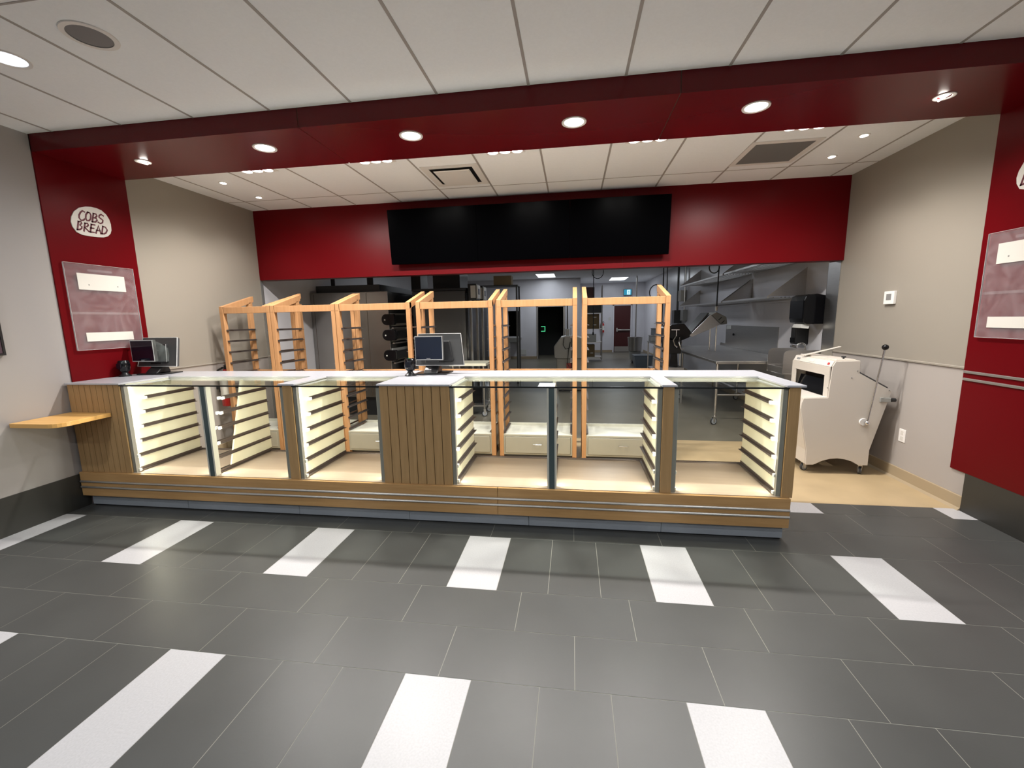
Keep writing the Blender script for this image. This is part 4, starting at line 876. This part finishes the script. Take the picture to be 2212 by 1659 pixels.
# ---- box shelf at the back
bs = thing('storage_rack', 'wire storage rack holding cartons near the far kitchen wall', 'rack', (1.5, 13.1, 0))
for x in (1.14, 1.80):
    for y in (12.9, 13.4): build('post', MB().cyl((x, y, .05), (x, y, 2.72), .016, .016, 8), 'strip', bs)
for z in (.16, .70, 1.18, 1.75, 2.05): build('wire_shelf', MB().box(1.12, 1.82, 12.88, 13.42, z-.02, z), 'strip', bs)
def carton(label, x0, x1, z0, z1, m_='cardboard', y0=12.92, y1=13.35):
    t = thing('carton', label, 'box', ((x0+x1)/2, 13.1, z0), 'boxes on the storage rack')
    build('box', MB().box(x0, x1, y0, y1, z0, z1), m_, t, .004)
    if m_ == 'cardboard': build('printed_label', MB().box((x0+x1)/2+.02, (x0+x1)/2+.12, y0-.003, y0-.0005, z0+.12, z0+.16), 'label_white', t)
carton('lower brown carton of the stacked pair on the storage rack', 1.26, 1.70, 1.1801, 1.45)
carton('upper brown carton of the stacked pair on the storage rack', 1.26, 1.70, 1.4501, 1.71)
carton('black box under the top shelf of the storage rack', 1.16, 1.78, 1.7501, 2.02, 'black')
carton('dark red box on the very top of the storage rack', 1.18, 1.52, 2.0501, 2.66, 'door_red')
carton('white carton on the middle shelf of the storage rack', 1.28, 1.60, .7001, .98, 'paper_grey')
carton('dark brown carton on the bottom shelf of the storage rack', 1.2, 1.55, .1601, .60, 'cardboard')
# ---- mixer bowl, tubs, bin, prep bench
mx_ = thing('mixer_bowl', 'steel mixing bowl on a wheeled stand before the red door', 'bowl', (2.87, 12.2, 0))
build('bowl', MB().lathe([(.19, .41), (.22, .43), (.245, .86), (.255, .89), (.235, .89), (.21, .45)], (2.87, 12.2, 0), 28), 'steel', mx_, 0, True)
build('stand', MB().cyl((2.87, 12.2, .12), (2.87, 12.2, .409), .16, .2, 20), 'grey_paint', mx_)
for a in (0, 2.1, 4.2): caster(mx_, 2.87+.15*math.cos(a), 12.2+.15*math.sin(a), .045, a)
bn = thing('ingredient_bin', 'grey plastic ingredient bin on the kitchen floor', 'bin', (2.88, 10.7, 0))
build('body', MB().hull([(2.68, 10.45, 0), (3.12, 10.45, 0), (3.12, 10.95, 0), (2.68, 10.95, 0)], [(2.62, 10.42, .38), (3.16, 10.42, .38), (3.16, 11, .38), (2.62, 11, .38)]), 'tub', bn, .01)
build('lid', MB().box(2.61, 3.17, 10.41, 11.01, .3805, .415), 'tub', bn, .008)
pb = thing('prep_bench', 'steel bench holding tubs behind the rightmost bread rack', 'bench', (3.1, 8.4, 0))
build('top', MB().box(2.72, 3.40, 8.0, 8.9, .91, .945), 'steel', pb)
for x in (2.75, 3.37):
    for y in (8.03, 8.87): build('leg', MB().cyl((x, y, 0), (x, y, .909), .018, .018, 8), 'steel', pb)
build('lower_shelf', MB().box(2.74, 3.38, 8.02, 8.88, .25, .27), 'steel', pb)
for lab, x0, x1, y0, z0, z1, m_ in (('blue grey lidded tub on the bench behind the racks', 2.80, 3.30, 8.45, 1.10, 1.28, 'tub'), ('pale grey tray under the lidded tub on the bench', 2.74, 3.34, 8.40, .9455, 1.0995, 'grey_paint'), ('blue crate at the front of the bench behind the racks', 2.95, 3.2, 8.05, .9455, 1.06, 'blue')):
    t = thing('storage_tub', lab, 'tub', ((x0+x1)/2, y0+.2, z0))
    build('body', MB().box(x0, x1, y0, y0+(.4 if m_ != 'blue' else .3), z0, z1-.02), m_, t, .01)
    build('lid', MB().box(x0-.01, x1+.01, y0-.01, y0+(.41 if m_ != 'blue' else .31), z1-.0195, z1), m_, t, .004)
tag(build('steel_pole', MB().cyl((3.14, 14, 0), (3.14, 14, KZ), .03, .03, 10), 'strip', None, 0, loc=(3.14, 14, 0)), 'thin steel pole in front of the red kitchen door', 'pole')
e2 = extinguisher('small fire extinguisher hung on the far kitchen wall left of the red door', 2.09, 16.90, .90, 1.0)
e2['group'] = 'kitchen safety'
tag(build('light_switch', MB().box(2.36, 2.46, 16.985, 16.999, 1.45, 1.58), 'paper_grey', None, .002, loc=(2.4, 17, 1.5)), 'small wall switch beside the red kitchen door', 'switch')
es = thing('exit_sign', 'small lit blue exit sign above the red kitchen door', 'exit sign', (3.16, 16.9, 2.66))
build('housing', MB().box(2.99, 3.33, 16.86, 16.999, 2.53, 2.79), 'dark_grey', es, .005)
build('sign_face', MB().box(3.00, 3.32, 16.853, 16.859, 2.54, 2.78), 'sign_blue', es)
build('running_figure', MB().box(3.13, 3.27, 16.848, 16.8525, 2.56, 2.765), 'sign_white', es)
build('figure_mark', MB().prism([(3.18, 2.58), (3.20, 2.66), (3.185, 2.70), (3.205, 2.74), (3.225, 2.70), (3.215, 2.65), (3.24, 2.60), (3.225, 2.595), (3.205, 2.635), (3.195, 2.58)], 'y', 16.844, 16.8475), 'sign_blue', es)
wb = thing('wall_basin', 'small white basin under the far dark hatch', 'basin', (-1.55, 13.6, .7))
build('bowl', MB().hull([(-1.72, 13.6, .68), (-1.30, 13.6, .68), (-1.30, 13.97, .68), (-1.72, 13.97, .68)], [(-1.76, 13.56, .86), (-1.27, 13.56, .86), (-1.27, 13.97, .86), (-1.76, 13.97, .86)]), 'grey_paint', wb, .01)
build('leg', MB().cyl((-1.7, 13.65, 0), (-1.7, 13.65, .679), .02, .02, 8).cyl((-1.34, 13.65, 0), (-1.34, 13.65, .679), .02, .02, 8), 'strip', wb)
build('wall_bracket', MB().box(-1.6, -1.4, 13.97, 13.999, .7, .8), 'strip', wb)
tag(build('outlet_cover', MB().box(-1.30, -1.08, 13.985, 13.999, .16, .38), 'paper_grey', None, .004, loc=(-1.2, 14, .2)), 'square grey cover plate low on the far kitchen wall', 'cover plate')
gl = thing('emergency_light', 'small glowing green square light inside the dark far doorway', 'light', (-.5, 14.6, 1.2))
build('frame', MB().box(-.60, -.42, 15.60, 15.64, 1.22, 1.25).box(-.60, -.42, 15.60, 15.64, 1.02, 1.05).box(-.45, -.42, 15.60, 15.64, 1.05, 1.22), 'sign_green', gl)
build('backing', MB().box(-.62, -.40, 15.64, 15.70, 1.0, 1.27), 'black', gl)
for lab, x, y, s in (('unseen rectangular ceiling light added over the near kitchen floor', 1.5, 6.3, 1.1), ('far left rectangular ceiling light glimpsed under the bulkhead', -.2, 12.7, .9), ('right rectangular ceiling light glimpsed before the red door', 2.55, 14.9, 1)):  # near light is unseen, added to brighten the right kitchen wall
    t = thing('ceiling_panel_light', lab, 'ceiling light', (x, y, KZ), 'rectangular kitchen ceiling lights')
    build('frame', MB().box(x-.34, x+.34, y-.66, y+.66, KZ-.012, KZ), 'white_plastic', t)
    build('lens', MB().box(x-.31, x+.31, y-.63, y+.63, KZ-.016, KZ-.0125), 'troffer', t)
    lamp('AREA', (x, y, KZ-.03), P_KITCHEN*s, COOL, t, sx=.6, sy=1.2)
